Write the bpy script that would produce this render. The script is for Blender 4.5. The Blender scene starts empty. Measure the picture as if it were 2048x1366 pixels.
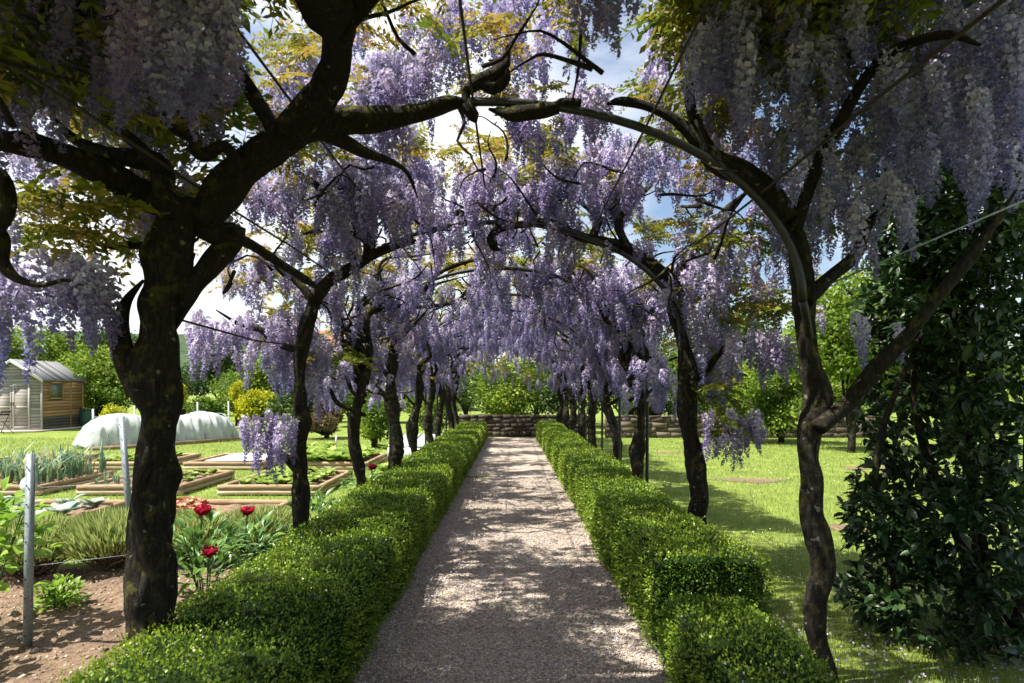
import bpy, math, random
import numpy as np
from mathutils import Vector, Matrix, Euler

R = np.random.default_rng(7)
random.seed(7)
SC = bpy.context.scene
COL = SC.collection
PI = math.pi

# ------------------------------------------------------------------ camera, light
F, CX, HY, EYE = 1195.0, 1022.0, 781.0, 1.6      # focal length in photo pixels, vanishing point, eye height
cam_d = bpy.data.cameras.new('camera')
cam_d.sensor_width = 36.0
cam_d.lens = F / 2048 * 36
cam_d.shift_y = (HY - 683) / 2048
cam_d.clip_start = 0.05
cam_d.clip_end = 3000
cam_d.dof.use_dof = True
cam_d.dof.focus_distance = 6.5
cam_d.dof.aperture_fstop = 4.0
cam = bpy.data.objects.new('camera', cam_d)
COL.objects.link(cam)
cam.location = (0, 0, EYE)
cam.rotation_euler = (PI / 2, 0, 0)
SC.camera = cam

SUN_EL = math.radians(60)
SUN_H = Vector((-0.97, -0.24)).normalized()       # horizontal direction towards the sun
to_sun = Vector((SUN_H.x * math.cos(SUN_EL), SUN_H.y * math.cos(SUN_EL), math.sin(SUN_EL)))
sun_d = bpy.data.lights.new('sun', 'SUN')
sun_d.energy = 5.0
sun_d.angle = math.radians(0.5)
sun_d.color = (1.0, 0.93, 0.82)
sun = bpy.data.objects.new('sun', sun_d)
COL.objects.link(sun)
sun.rotation_euler = to_sun.to_track_quat('Z', 'Y').to_euler()

world = bpy.data.worlds.new('World')
SC.world = world
world.use_nodes = True
wn, wl = world.node_tree.nodes, world.node_tree.links
wn.clear()
wo = wn.new('ShaderNodeOutputWorld')
bg = wn.new('ShaderNodeBackground')
bg.inputs['Strength'].default_value = 0.082
sky = wn.new('ShaderNodeTexSky')
sky.sky_type = 'NISHITA'
sky.sun_disc = False
sky.sun_elevation = SUN_EL
sky.sun_rotation = math.atan2(SUN_H.x, SUN_H.y)
sky.air_density = 1.0
sky.dust_density = 2.2
tc = wn.new('ShaderNodeTexCoord')
mp = wn.new('ShaderNodeMapping')
mp.inputs['Scale'].default_value = (1.0, 1.0, 2.2)
mp.inputs['Location'].default_value = (0.35, 0.0, 0.1)
nz = wn.new('ShaderNodeTexNoise')
nz.inputs['Scale'].default_value = 2.1
nz.inputs['Detail'].default_value = 7
nz.inputs['Roughness'].default_value = 0.52
cr = wn.new('ShaderNodeValToRGB')
cr.color_ramp.elements[0].position = 0.40
cr.color_ramp.elements[1].position = 0.60
mx = wn.new('ShaderNodeMix')
mx.data_type = 'RGBA'
mx.inputs[7].default_value = (6.8, 6.9, 7.1, 1)
wl.new(tc.outputs['Generated'], mp.inputs['Vector'])
wl.new(mp.outputs[0], nz.inputs['Vector'])
wl.new(nz.outputs['Fac'], cr.inputs['Fac'])
wl.new(cr.outputs['Color'], mx.inputs[0])
wl.new(sky.outputs[0], mx.inputs[6])
wl.new(mx.outputs[2], bg.inputs['Color'])
wl.new(bg.outputs[0], wo.inputs['Surface'])

vs = SC.view_settings
vs.view_transform = 'Standard'
vs.look = 'None'
vs.exposure = 1.3
vs.gamma = 1.0
vs.use_curve_mapping = False
SC.render.engine = 'CYCLES'
SC.cycles.max_bounces = 8
SC.cycles.diffuse_bounces = 3
SC.cycles.transmission_bounces = 4
SC.cycles.transparent_max_bounces = 8
SC.cycles.use_denoising = True


def at(px, py, D):
    return np.array([(px - CX) / F * D, D, EYE - (py - HY) / F * D])


# ------------------------------------------------------------------ materials
class NT:
    def __init__(s, name):
        s.m = bpy.data.materials.new(name)
        s.m.use_nodes = True
        s.n, s.l = s.m.node_tree.nodes, s.m.node_tree.links
        s.n.clear()
        s.out = s.n.new('ShaderNodeOutputMaterial')

    def new(s, t, **k):
        nd = s.n.new(t)
        for a, v in k.items():
            if a in nd.inputs:
                nd.inputs[a].default_value = v
            else:
                setattr(nd, a, v)
        return nd

    def link(s, a, b):
        s.l.new(a, b)


def ramp(t, stops, src):
    r = t.new('ShaderNodeValToRGB')
    e = r.color_ramp.elements
    while len(e) < len(stops):
        e.new(0.5)
    for el, (p, c) in zip(e, stops):
        el.position = p
        el.color = (*c, 1)
    t.link(src, r.inputs['Fac'])
    return r.outputs['Color']


def noise(t, scale, detail=4, rough=0.55, vec=None, dist=0.0):
    nd = t.new('ShaderNodeTexNoise')
    nd.inputs['Scale'].default_value = scale
    nd.inputs['Detail'].default_value = detail
    nd.inputs['Roughness'].default_value = rough
    nd.inputs['Distortion'].default_value = dist
    if vec is not None:
        t.link(vec, nd.inputs['Vector'])
    return nd.outputs['Fac']


def mix(t, a, b, fac, mode='MIX'):
    m = t.new('ShaderNodeMix')
    m.data_type = 'RGBA'
    m.blend_type = mode
    for s_, k in ((fac, 0), (a, 6), (b, 7)):
        if isinstance(s_, (int, float)):
            m.inputs[k].default_value = s_
        elif isinstance(s_, tuple):
            m.inputs[k].default_value = (*s_, 1)
        else:
            t.link(s_, m.inputs[k])
    return m.outputs[2]


def finish(t, col, rough=0.8, spec=0.3, bump=None, bstr=0.3, bdist=0.01, metal=0.0, transl=0.0, tcol=None):
    p = t.new('ShaderNodeBsdfPrincipled')
    if isinstance(col, tuple):
        p.inputs['Base Color'].default_value = (*col, 1)
    else:
        t.link(col, p.inputs['Base Color'])
    p.inputs['Roughness'].default_value = rough
    p.inputs['Specular IOR Level'].default_value = spec
    p.inputs['Metallic'].default_value = metal
    if bump is not None:
        b = t.new('ShaderNodeBump')
        b.inputs['Strength'].default_value = bstr
        b.inputs['Distance'].default_value = bdist
        t.link(bump, b.inputs['Height'])
        t.link(b.outputs[0], p.inputs['Normal'])
    sh = p.outputs[0]
    if transl > 0:
        tr = t.new('ShaderNodeBsdfTranslucent')
        c = tcol if tcol is not None else col
        if isinstance(c, tuple):
            tr.inputs['Color'].default_value = (*c, 1)
        else:
            t.link(c, tr.inputs['Color'])
        ms = t.new('ShaderNodeMixShader')
        ms.inputs[0].default_value = transl
        t.link(sh, ms.inputs[1])
        t.link(tr.outputs[0], ms.inputs[2])
        sh = ms.outputs[0]
    t.link(sh, t.out.inputs['Surface'])
    return t.m


def var(t, name='var'):
    a = t.new('ShaderNodeAttribute')
    a.attribute_name = name
    return a.outputs['Fac']


def objrand(t):
    return t.new('ShaderNodeObjectInfo').outputs['Random']


def m_leaf(name, stops, transl=0.4, rough=0.5, spec=0.35, hue=0.0):
    t = NT(name)
    c = ramp(t, stops, var(t))
    if hue:
        hs = t.new('ShaderNodeHueSaturation')
        ma = t.new('ShaderNodeMapRange')
        ma.inputs['To Min'].default_value = 0.5 - hue
        ma.inputs['To Max'].default_value = 0.5 + hue
        t.link(objrand(t), ma.inputs[0])
        t.link(ma.outputs[0], hs.inputs['Hue'])
        t.link(c, hs.inputs['Color'])
        c = hs.outputs['Color']
    return finish(t, c, rough, spec, transl=transl)


def m_bark():
    t = NT('wisteria_bark')
    g = t.new('ShaderNodeNewGeometry')
    n1 = noise(t, 9, 6, 0.6, g.outputs['Position'], 0.6)
    mp = t.new('ShaderNodeMapping')
    mp.inputs['Scale'].default_value = (60, 60, 12)
    t.link(g.outputs['Position'], mp.inputs[0])
    n2 = noise(t, 1.0, 6, 0.65, mp.outputs[0], 0.8)
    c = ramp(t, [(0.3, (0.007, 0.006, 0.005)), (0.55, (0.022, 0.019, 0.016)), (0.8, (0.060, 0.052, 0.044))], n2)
    nm = noise(t, 16, 3, 0.6, g.outputs['Position'])
    moss = ramp(t, [(0.52, (0, 0, 0)), (0.62, (1, 1, 1))], nm)
    sx = t.new('ShaderNodeSeparateXYZ')
    t.link(g.outputs['Normal'], sx.inputs[0])
    mr = t.new('ShaderNodeMapRange')
    mr.inputs['From Min'].default_value = -0.3
    mr.inputs['From Max'].default_value = 0.6
    t.link(sx.outputs['Z'], mr.inputs[0])
    mm = t.new('ShaderNodeMath', operation='MULTIPLY')
    t.link(moss, mm.inputs[0])
    t.link(mr.outputs[0], mm.inputs[1])
    c = mix(t, c, (0.10, 0.095, 0.02), mm.outputs[0])
    nl = noise(t, 22, 2, 0.5, g.outputs['Position'])
    lich = ramp(t, [(0.68, (0, 0, 0)), (0.72, (0.6, 0.6, 0.6))], nl)
    c = mix(t, c, (0.22, 0.22, 0.19), lich)
    ad = t.new('ShaderNodeMath', operation='ADD')
    t.link(n1, ad.inputs[0])
    t.link(n2, ad.inputs[1])
    return finish(t, c, 0.9, 0.15, ad.outputs[0], 1.0, 0.02)


def m_ground(name, stops, scale, bs=0.5, bd=0.02, extra=None):
    t = NT(name)
    g = t.new('ShaderNodeNewGeometry')
    n1 = noise(t, scale, 8, 0.65, g.outputs['Position'])
    n2 = noise(t, scale * 0.07, 4, 0.5, g.outputs['Position'])
    c = ramp(t, stops, n1)
    c2 = ramp(t, [(0.3, (0.72, 0.72, 0.72)), (0.7, (1.15, 1.12, 1.0))], n2)
    c = mix(t, c, c2, 1.0, 'MULTIPLY')
    return finish(t, c, 0.95, 0.1, n1, bs, bd)


def m_gravel():
    t = NT('gravel')
    g = t.new('ShaderNodeNewGeometry')
    v = t.new('ShaderNodeTexVoronoi')
    v.inputs['Scale'].default_value = 95
    t.link(g.outputs['Position'], v.inputs['Vector'])
    sp = t.new('ShaderNodeSeparateColor')
    t.link(v.outputs['Color'], sp.inputs[0])
    c = ramp(t, [(0.0, (0.23, 0.19, 0.165)), (0.5, (0.40, 0.345, 0.30)), (0.85, (0.53, 0.47, 0.41)), (1.0, (0.68, 0.64, 0.59))], sp.outputs[0])
    c2 = ramp(t, [(0.3, (0.74, 0.71, 0.67)), (0.7, (1.08, 1.06, 1.04))], noise(t, 1.4, 6, 0.6, g.outputs['Position']))
    c = mix(t, c, c2, 1.0, 'MULTIPLY')
    return finish(t, c, 0.9, 0.2, v.outputs['Distance'], 0.9, 0.012)


def m_varramp(name, stops, rough=0.85, spec=0.2, bs=60):
    t = NT(name)
    g = t.new('ShaderNodeNewGeometry')
    c = ramp(t, stops, var(t))
    n1 = noise(t, bs, 4, 0.6, g.outputs['Position'])
    return finish(t, c, rough, spec, n1, 0.3, 0.005)


def m_wood(name, dark, light, scale=(3, 3, 40), rough=0.8):
    t = NT(name)
    tcn = t.new('ShaderNodeTexCoord')
    mp = t.new('ShaderNodeMapping')
    mp.inputs['Scale'].default_value = scale
    t.link(tcn.outputs['Object'], mp.inputs[0])
    n1 = noise(t, 1.0, 6, 0.6, mp.outputs[0], 0.5)
    c = ramp(t, [(0.3, dark), (0.7, light)], n1)
    hs = t.new('ShaderNodeHueSaturation')
    ma = t.new('ShaderNodeMapRange')
    ma.inputs['To Min'].default_value = 0.72
    ma.inputs['To Max'].default_value = 1.2
    t.link(objrand(t), ma.inputs[0])
    t.link(ma.outputs[0], hs.inputs['Value'])
    t.link(c, hs.inputs['Color'])
    return finish(t, hs.outputs['Color'], rough, 0.15, n1, 0.4, 0.004)


def m_plain(name, col, rough=0.6, spec=0.3, metal=0.0, ns=30, amp=0.25, transl=0.0):
    t = NT(name)
    g = t.new('ShaderNodeNewGeometry')
    n1 = noise(t, ns, 5, 0.6, g.outputs['Position'])
    lo = tuple(x * (1 - amp) for x in col)
    hi = tuple(min(1, x * (1 + amp)) for x in col)
    c = ramp(t, [(0.3, lo), (0.7, hi)], n1)
    return finish(t, c, rough, spec, n1, 0.15, 0.003, metal=metal, transl=transl)


M = {}
M['bark'] = m_bark()
M['petal'] = m_leaf('wisteria_petal', [(0.0, (0.11, 0.10, 0.29)), (0.3, (0.23, 0.205, 0.43)), (0.6, (0.41, 0.37, 0.56)), (1.0, (0.64, 0.58, 0.73))], 0.33, 0.6, 0.15, 0.022)
M['wleaf'] = m_leaf('wisteria_leaf', [(0.0, (0.10, 0.15, 0.015)), (0.4, (0.22, 0.23, 0.02)), (0.75, (0.36, 0.30, 0.05)), (1.0, (0.36, 0.24, 0.05))], 0.38, 0.45, 0.3, 0.02)
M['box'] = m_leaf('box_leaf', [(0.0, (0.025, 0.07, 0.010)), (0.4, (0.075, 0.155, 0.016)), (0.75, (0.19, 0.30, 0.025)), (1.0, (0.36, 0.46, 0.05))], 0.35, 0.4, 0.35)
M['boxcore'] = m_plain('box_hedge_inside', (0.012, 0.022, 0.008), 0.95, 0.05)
M['laurel'] = m_leaf('laurel_leaf', [(0.0, (0.012, 0.032, 0.010)), (0.6, (0.025, 0.06, 0.016)), (1.0, (0.06, 0.10, 0.03))], 0.12, 0.38, 0.35)
M['grassblade'] = m_leaf('grass_blade', [(0.0, (0.09, 0.15, 0.03)), (0.5, (0.20, 0.275, 0.055)), (0.85, (0.31, 0.37, 0.11)), (1.0, (0.42, 0.38, 0.20))], 0.4, 0.5, 0.25)
M['crown'] = m_leaf('light_tree_leaf', [(0.0, (0.06, 0.12, 0.015)), (0.5, (0.15, 0.24, 0.025)), (1.0, (0.34, 0.42, 0.05))], 0.4, 0.5, 0.3)
M['crown_dark'] = m_leaf('dark_tree_leaf', [(0.0, (0.02, 0.045, 0.012)), (0.6, (0.06, 0.11, 0.02)), (1.0, (0.12, 0.18, 0.04))], 0.3, 0.5, 0.3)
M['crown_yellow'] = m_leaf('yellow_shrub_leaf', [(0.0, (0.22, 0.26, 0.01)), (0.6, (0.45, 0.46, 0.02)), (1.0, (0.65, 0.60, 0.04))], 0.4, 0.5, 0.3)
M['brownleaf'] = m_leaf('brown_hedge_leaf', [(0.0, (0.05, 0.05, 0.02)), (0.5, (0.16, 0.12, 0.06)), (1.0, (0.30, 0.22, 0.12))], 0.3, 0.6, 0.2)
M['peonyleaf'] = m_leaf('peony_leaf', [(0.0, (0.04, 0.12, 0.03)), (0.6, (0.10, 0.22, 0.04)), (1.0, (0.22, 0.34, 0.07))], 0.3, 0.35, 0.45)
M['limeleaf'] = m_leaf('lime_leaf', [(0.0, (0.09, 0.20, 0.02)), (0.6, (0.20, 0.36, 0.03)), (1.0, (0.36, 0.46, 0.07))], 0.45, 0.45, 0.35)
M['lavender'] = m_leaf('lavender_leaf', [(0.0, (0.16, 0.22, 0.06)), (0.5, (0.32, 0.40, 0.12)), (1.0, (0.50, 0.54, 0.22))], 0.35, 0.6, 0.2)
M['twig'] = m_leaf('woody_twig', [(0.0, (0.07, 0.05, 0.035)), (1.0, (0.20, 0.14, 0.10))], 0.0, 0.9, 0.1)
M['leek'] = m_leaf('leek_leaf', [(0.0, (0.10, 0.20, 0.12)), (0.6, (0.24, 0.36, 0.22)), (0.85, (0.42, 0.40, 0.16)), (1.0, (0.55, 0.46, 0.20))], 0.3, 0.5, 0.3)
M['cabbage'] = m_leaf('cabbage_leaf', [(0.0, (0.12, 0.20, 0.16)), (0.7, (0.26, 0.36, 0.28)), (1.0, (0.40, 0.46, 0.36))], 0.2, 0.45, 0.4)
M['redlettuce'] = m_leaf('red_lettuce_leaf', [(0.0, (0.20, 0.05, 0.04)), (0.6, (0.38, 0.12, 0.08)), (1.0, (0.44, 0.38, 0.12))], 0.35, 0.45, 0.4)
M['vegleaf'] = m_leaf('vegetable_leaf', [(0.0, (0.10, 0.19, 0.03)), (0.6, (0.22, 0.34, 0.05)), (1.0, (0.38, 0.46, 0.10))], 0.35, 0.5, 0.3)
M['peony'] = m_leaf('peony_petal', [(0.0, (0.22, 0.003, 0.02)), (0.6, (0.48, 0.010, 0.05)), (1.0, (0.72, 0.07, 0.13))], 0.35, 0.5, 0.3)
M['fallen'] = m_leaf('fallen_petal', [(0.0, (0.28, 0.22, 0.40)), (1.0, (0.58, 0.52, 0.64))], 0.2, 0.7, 0.1)
M['daisy'] = m_leaf('daisy_petal', [(0.0, (0.7, 0.7, 0.68)), (1.0, (0.85, 0.85, 0.8))], 0.2, 0.7, 0.1)
M['lawn'] = m_ground('lawn_turf', [(0.25, (0.08, 0.12, 0.03)), (0.5, (0.17, 0.235, 0.05)), (0.75, (0.26, 0.31, 0.09))], 30, 0.8, 0.03)
M['soil'] = m_ground('bare_soil', [(0.25, (0.10, 0.070, 0.050)), (0.5, (0.23, 0.165, 0.12)), (0.75, (0.35, 0.265, 0.20))], 16, 1.0, 0.06)
M['gravel'] = m_gravel()
M['pebble'] = m_varramp('gravel_stone', [(0.0, (0.22, 0.18, 0.155)), (0.5, (0.40, 0.345, 0.30)), (0.85, (0.54, 0.48, 0.42)), (1.0, (0.72, 0.68, 0.63))])
M['clod'] = m_varramp('soil_clod', [(0.0, (0.14, 0.10, 0.075)), (0.7, (0.30, 0.23, 0.175)), (1.0, (0.50, 0.44, 0.37))])
M['arch'] = m_plain('painted_steel_tube', (0.022, 0.024, 0.026), 0.45, 0.5, 0.3, 40, 0.35)
M['wire'] = m_plain('rusty_rod', (0.05, 0.04, 0.035), 0.7, 0.3, 0.4)
M['galv'] = m_plain('galvanised_steel', (0.24, 0.28, 0.31), 0.55, 0.4, 0.4, 60, 0.3)
M['hole'] = m_plain('dark_hole', (0.02, 0.02, 0.02), 0.9, 0.0)
M['log'] = m_wood('pine_log', (0.20, 0.13, 0.075), (0.44, 0.32, 0.20), (4, 4, 30))
M['logpale'] = m_wood('pale_log', (0.36, 0.27, 0.19), (0.60, 0.48, 0.36), (4, 4, 30))
M['shedgrey'] = m_wood('weathered_grey_board', (0.19, 0.175, 0.16), (0.40, 0.375, 0.35), (2, 2, 60))
M['shedbrown'] = m_wood('brown_board', (0.22, 0.125, 0.06), (0.40, 0.25, 0.13), (2, 2, 60))
M['sheddark'] = m_wood('dark_board', (0.05, 0.045, 0.04), (0.13, 0.115, 0.10), (2, 2, 60))
M['shedtrim'] = m_wood('pale_trim', (0.55, 0.53, 0.50), (0.75, 0.73, 0.70), (2, 2, 60))
M['felt'] = m_plain('roof_felt', (0.16, 0.17, 0.18), 0.9, 0.2, 0, 12, 0.2)
M['greenbin'] = m_plain('green_plastic', (0.02, 0.07, 0.045), 0.5, 0.4)
M['net'] = m_plain('garden_fleece', (0.47, 0.51, 0.50), 0.85, 0.15, 0, 7, 0.16, 0.3)
M['sheet'] = m_plain('pale_ground_sheet', (0.55, 0.56, 0.62), 0.7, 0.3)
M['lidglass'] = m_plain('frosted_lid', (0.30, 0.34, 0.35), 0.25, 0.5, 0, 5, 0.15)
M['stake'] = m_plain('white_stake', (0.62, 0.64, 0.66), 0.6, 0.3)
M['plaster'] = m_plain('pale_plaster', (0.55, 0.49, 0.43), 0.9, 0.1, 0, 1.5, 0.08)
M['tile'] = m_plain('roof_tile', (0.22, 0.11, 0.07), 0.9, 0.1, 0, 4, 0.25)
M['glass'] = m_plain('window_glass', (0.10, 0.14, 0.11), 0.12, 0.6, 0, 1, 0.1)
M['stone'] = m_varramp('wall_stone', [(0.0, (0.06, 0.05, 0.04)), (0.5, (0.14, 0.115, 0.09)), (1.0, (0.26, 0.21, 0.16))], 0.9, 0.15, 14)
M['mortar'] = m_plain('wall_mortar', (0.07, 0.06, 0.05), 0.95, 0.05)
M['forest'] = m_ground('forest_hill', [(0.3, (0.02, 0.04, 0.02)), (0.6, (0.06, 0.10, 0.05)), (0.8, (0.10, 0.15, 0.08))], 0.12, 1.0, 2.0)
M['frame'] = m_plain('cold_frame_metal', (0.55, 0.58, 0.60), 0.4, 0.5, 0.3)


# ------------------------------------------------------------------ mesh helpers
def mk_mesh(name, V, Fs, mat, v=None, smooth=False):
    """V (N,3); Fs a (M,k) array or a list of such arrays; v per-vertex variation."""
    me = bpy.data.meshes.new(name)
    V = np.asarray(V, dtype=np.float32).reshape(-1, 3)
    if not isinstance(Fs, list):
        Fs = [Fs]
    Fs = [np.asarray(f, dtype=np.int32) for f in Fs if len(f)]
    me.vertices.add(len(V))
    me.vertices.foreach_set('co', V.ravel())
    idx = np.concatenate([f.ravel() for f in Fs])
    sizes = np.concatenate([np.full(len(f), f.shape[1], dtype=np.int32) for f in Fs])
    starts = np.concatenate([[0], np.cumsum(sizes)[:-1]]).astype(np.int32)
    me.loops.add(len(idx))
    me.loops.foreach_set('vertex_index', idx)
    me.polygons.add(len(sizes))
    me.polygons.foreach_set('loop_start', starts)
    me.polygons.foreach_set('loop_total', sizes)
    if smooth:
        me.polygons.foreach_set('use_smooth', np.ones(len(sizes), dtype=bool))
    if v is not None:
        a = me.attributes.new('var', 'FLOAT', 'POINT')
        a.data.foreach_set('value', np.asarray(v, dtype=np.float32).ravel())
    me.update()
    me.validate()
    if mat is not None:
        me.materials.append(mat)
    return me


ORG = {}


def thing(name, label, cat, loc=(0, 0, 0), group=None, kind=None):
    o = bpy.data.objects.new(name, None)
    o.empty_display_size = 0.1
    COL.objects.link(o)
    o.location = loc
    o['label'] = label
    o['category'] = cat
    if group:
        o['group'] = group
    if kind:
        o['kind'] = kind
    ORG[o] = np.array(loc, dtype=float)
    return o


def part(name, parent, me_args, kind=None, label=None):
    """me_args = (V, F, mat[, v[, smooth]]) in world space; placed under the parent."""
    V, Fs, mat = me_args[:3]
    v = me_args[3] if len(me_args) > 3 else None
    sm = me_args[4] if len(me_args) > 4 else False
    org = ORG[parent]
    me = mk_mesh(name, np.asarray(V).reshape(-1, 3) - org, Fs, mat, v, sm)
    o = bpy.data.objects.new(name, me)
    COL.objects.link(o)
    o.parent = parent
    ORG[o] = org
    if kind:
        o['kind'] = kind
    if label:
        o['label'] = label
    return o


def solo(name, label, cat, me_args, group=None, kind=None, loc=(0, 0, 0)):
    V, Fs, mat = me_args[:3]
    v = me_args[3] if len(me_args) > 3 else None
    sm = me_args[4] if len(me_args) > 4 else False
    me = mk_mesh(name, np.asarray(V).reshape(-1, 3) - np.array(loc), Fs, mat, v, sm)
    o = bpy.data.objects.new(name, me)
    COL.objects.link(o)
    o.location = loc
    ORG[o] = np.array(loc, dtype=float)
    if cat:
        o['category'] = cat
    if label:
        o['label'] = label
    if group:
        o['group'] = group
    if kind:
        o['kind'] = kind
    return o


def inst(name, me, parent, mw):
    """an object that shares mesh data, placed by a world matrix under its parent"""
    o = bpy.data.objects.new(name, me)
    COL.objects.link(o)
    o.parent = parent
    o.matrix_local = Matrix.Translation(-Vector(ORG[parent])) @ mw
    return o


def waves(P, freq, seed, n=7):
    """cheap smooth noise in about -1..1, sum of random plane waves"""
    r = np.random.default_rng(seed)
    P = np.asarray(P, dtype=float)
    out = np.zeros(P.shape[:-1])
    for i in range(n):
        d = r.normal(size=3)
        d /= np.linalg.norm(d)
        out += np.sin((P @ d) * freq * r.uniform(0.6, 1.7) + r.uniform(0, 6.28))
    return out / math.sqrt(n) * 0.8


def box(x0, x1, y0, y1, z0, z1):
    V = np.array([[x, y, z] for z in (z0, z1) for y in (y0, y1) for x in (x0, x1)], float)
    Fq = np.array([[0, 2, 3, 1], [4, 5, 7, 6], [0, 1, 5, 4], [2, 6, 7, 3], [0, 4, 6, 2], [1, 3, 7, 5]])
    return V, Fq


def join(parts):
    Vs, Fs, off = [], [], 0
    for V, Fq in parts:
        V = np.asarray(V)
        Vs.append(V)
        Fs.append(np.asarray(Fq) + off)
        off += len(V)
    return np.concatenate(Vs), np.concatenate(Fs)


def catmull(P, step):
    P = np.asarray(P, float)
    Q = np.vstack([2 * P[0] - P[1], P, 2 * P[-1] - P[-2]])
    out = []
    for i in range(1, len(Q) - 2):
        a, b, c, d = Q[i - 1], Q[i], Q[i + 1], Q[i + 2]
        n = max(2, int(np.linalg.norm((c - b)[:3]) / step))
        for k in range(n):
            u = k / n
            out.append(0.5 * ((2 * b) + (c - a) * u + (2 * a - 5 * b + 4 * c - d) * u * u + (3 * b - a - 3 * c + d) * u ** 3))
    out.append(Q[-2])
    return np.array(out)


def tube(P, rad, sides=10, step=None, knob=0.0, twist=0.0, seed=0, cap=True, lobes=2, lobe=0.0):
    """a tapering, gnarled limb: P (n,3), rad (n,)"""
    P4 = np.column_stack([np.asarray(P, float), np.asarray(rad, float)])
    if step:
        P4 = catmull(P4, step)
    C, r = P4[:, :3], np.maximum(P4[:, 3], 0.0015)
    n = len(C)
    T = np.gradient(C, axis=0)
    T /= np.linalg.norm(T, axis=1)[:, None] + 1e-9
    ref = np.array([0.0, 1.0, 0.0]) if abs(T[0][1]) < 0.9 else np.array([1.0, 0, 0])
    Us = np.zeros_like(C)
    u = ref - T[0] * (ref @ T[0])
    for i in range(n):
        u = u - T[i] * (u @ T[i])
        u /= np.linalg.norm(u) + 1e-9
        Us[i] = u
    Ws = np.cross(T, Us)
    th = np.linspace(0, 2 * PI, sides, endpoint=False)
    s = np.concatenate([[0], np.cumsum(np.linalg.norm(np.diff(C, axis=0), axis=1))])
    rr = np.repeat(r[:, None], sides, 1)
    if lobe:
        rr = rr * (1 + lobe * np.cos(lobes * th[None, :] + twist * s[:, None]))
        rr = rr * (1 + lobe * 0.6 * np.cos(5 * th[None, :] + twist * 1.15 * s[:, None] + 1))
    base = C[:, None, :] + rr[..., None] * (np.cos(th)[None, :, None] * Us[:, None, :] + np.sin(th)[None, :, None] * Ws[:, None, :])
    if knob:
        k = waves(base, 16, seed) * 0.55 + waves(base, 42, seed + 5) * 0.35 + np.maximum(0, waves(base, 9, seed + 9) - 0.75) * 1.2
        rr = rr * (1 + knob * k)
        base = C[:, None, :] + rr[..., None] * (np.cos(th)[None, :, None] * Us[:, None, :] + np.sin(th)[None, :, None] * Ws[:, None, :])
    V = base.reshape(-1, 3)
    i = np.arange(n - 1)[:, None] * sides
    j = np.arange(sides)[None, :]
    jn = (j + 1) % sides
    Fq = np.stack([i + j, i + jn, i + sides + jn, i + sides + j], -1).reshape(-1, 4)
    if cap:
        V = np.vstack([V, C[0], C[-1]])
        a = len(V) - 2
        k = np.arange(sides)
        kn = (k + 1) % sides
        f0 = np.stack([np.full(sides, a), kn, k, k], -1)
        f1 = np.stack([np.full(sides, a + 1), (n - 1) * sides + k, (n - 1) * sides + kn, (n - 1) * sides + kn], -1)
        tri = [np.vstack([f0[:, :3], f1[:, :3]])]
        return V, [Fq] + tri
    return V, [Fq]


def joinF(parts):
    """join (V,[F4,F3]) meshes"""
    Vs, by, off = [], {}, 0
    for V, Fl in parts:
        Vs.append(V)
        for f in (Fl if isinstance(Fl, list) else [Fl]):
            f = np.asarray(f)
            by.setdefault(f.shape[1], []).append(f + off)
        off += len(V)
    return np.concatenate(Vs), [np.concatenate(x) for x in by.values()]


def unit(v):
    return v / (np.linalg.norm(v, axis=-1, keepdims=True) + 1e-9)


def rvec(n, rng=None):
    return unit((rng or R).normal(size=(n, 3)))


def leaves(P, D, size, width=0.5, fold=0.18, curl=0.15, vv=None, rng=None):
    """rhombic folded leaves at P pointing along D; returns V, F, var"""
    rng = rng or R
    n = len(P)
    size = np.broadcast_to(np.asarray(size, float), (n,))[:, None]
    D = unit(D)
    S = unit(np.cross(D, rvec(n, rng)))
    N = np.cross(S, D)
    a = P
    b = P + D * size * 0.5 + S * size * width * 0.5 + N * size * fold
    c = P + D * size + N * size * rng.uniform(-curl, curl, (n, 1))
    d = P + D * size * 0.5 - S * size * width * 0.5 + N * size * fold
    V = np.stack([a, b, c, d], 1).reshape(-1, 3)
    Fq = np.arange(4 * n).reshape(n, 4)
    if vv is None:
        vv = rng.random(n)
    return V, Fq, np.repeat(vv, 4)


def blades(P, H, W, lean=0.35, vv=None, rng=None, droop=0.0):
    """grass blades: two-segment tapered strips"""
    rng = rng or R
    n = len(P)
    H = np.broadcast_to(np.asarray(H, float), (n,))[:, None]
    W = np.broadcast_to(np.asarray(W, float), (n,))[:, None]
    a = rng.uniform(0, 2 * PI, n)
    S = np.column_stack([np.cos(a), np.sin(a), np.zeros(n)])
    L = np.column_stack([-np.sin(a), np.cos(a), np.zeros(n)]) * rng.uniform(-lean, lean, (n, 1))
    up = np.array([0, 0, 1.0])
    m = P + H * 0.55 * (up + L * 0.5)
    t = P + H * (up * (1 - droop * rng.random((n, 1))) + L * 1.3)
    V = np.stack([P - S * W / 2, P + S * W / 2, m + S * W * 0.4, m - S * W * 0.4, t], 1).reshape(-1, 3)
    k = np.arange(n)[:, None] * 5
    F4 = k + np.array([[0, 1, 2, 3]])
    F3 = k + np.array([[3, 2, 4]])
    if vv is None:
        vv = rng.random(n)
    return V, [F4, F3], np.repeat(vv, 5)


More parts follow.
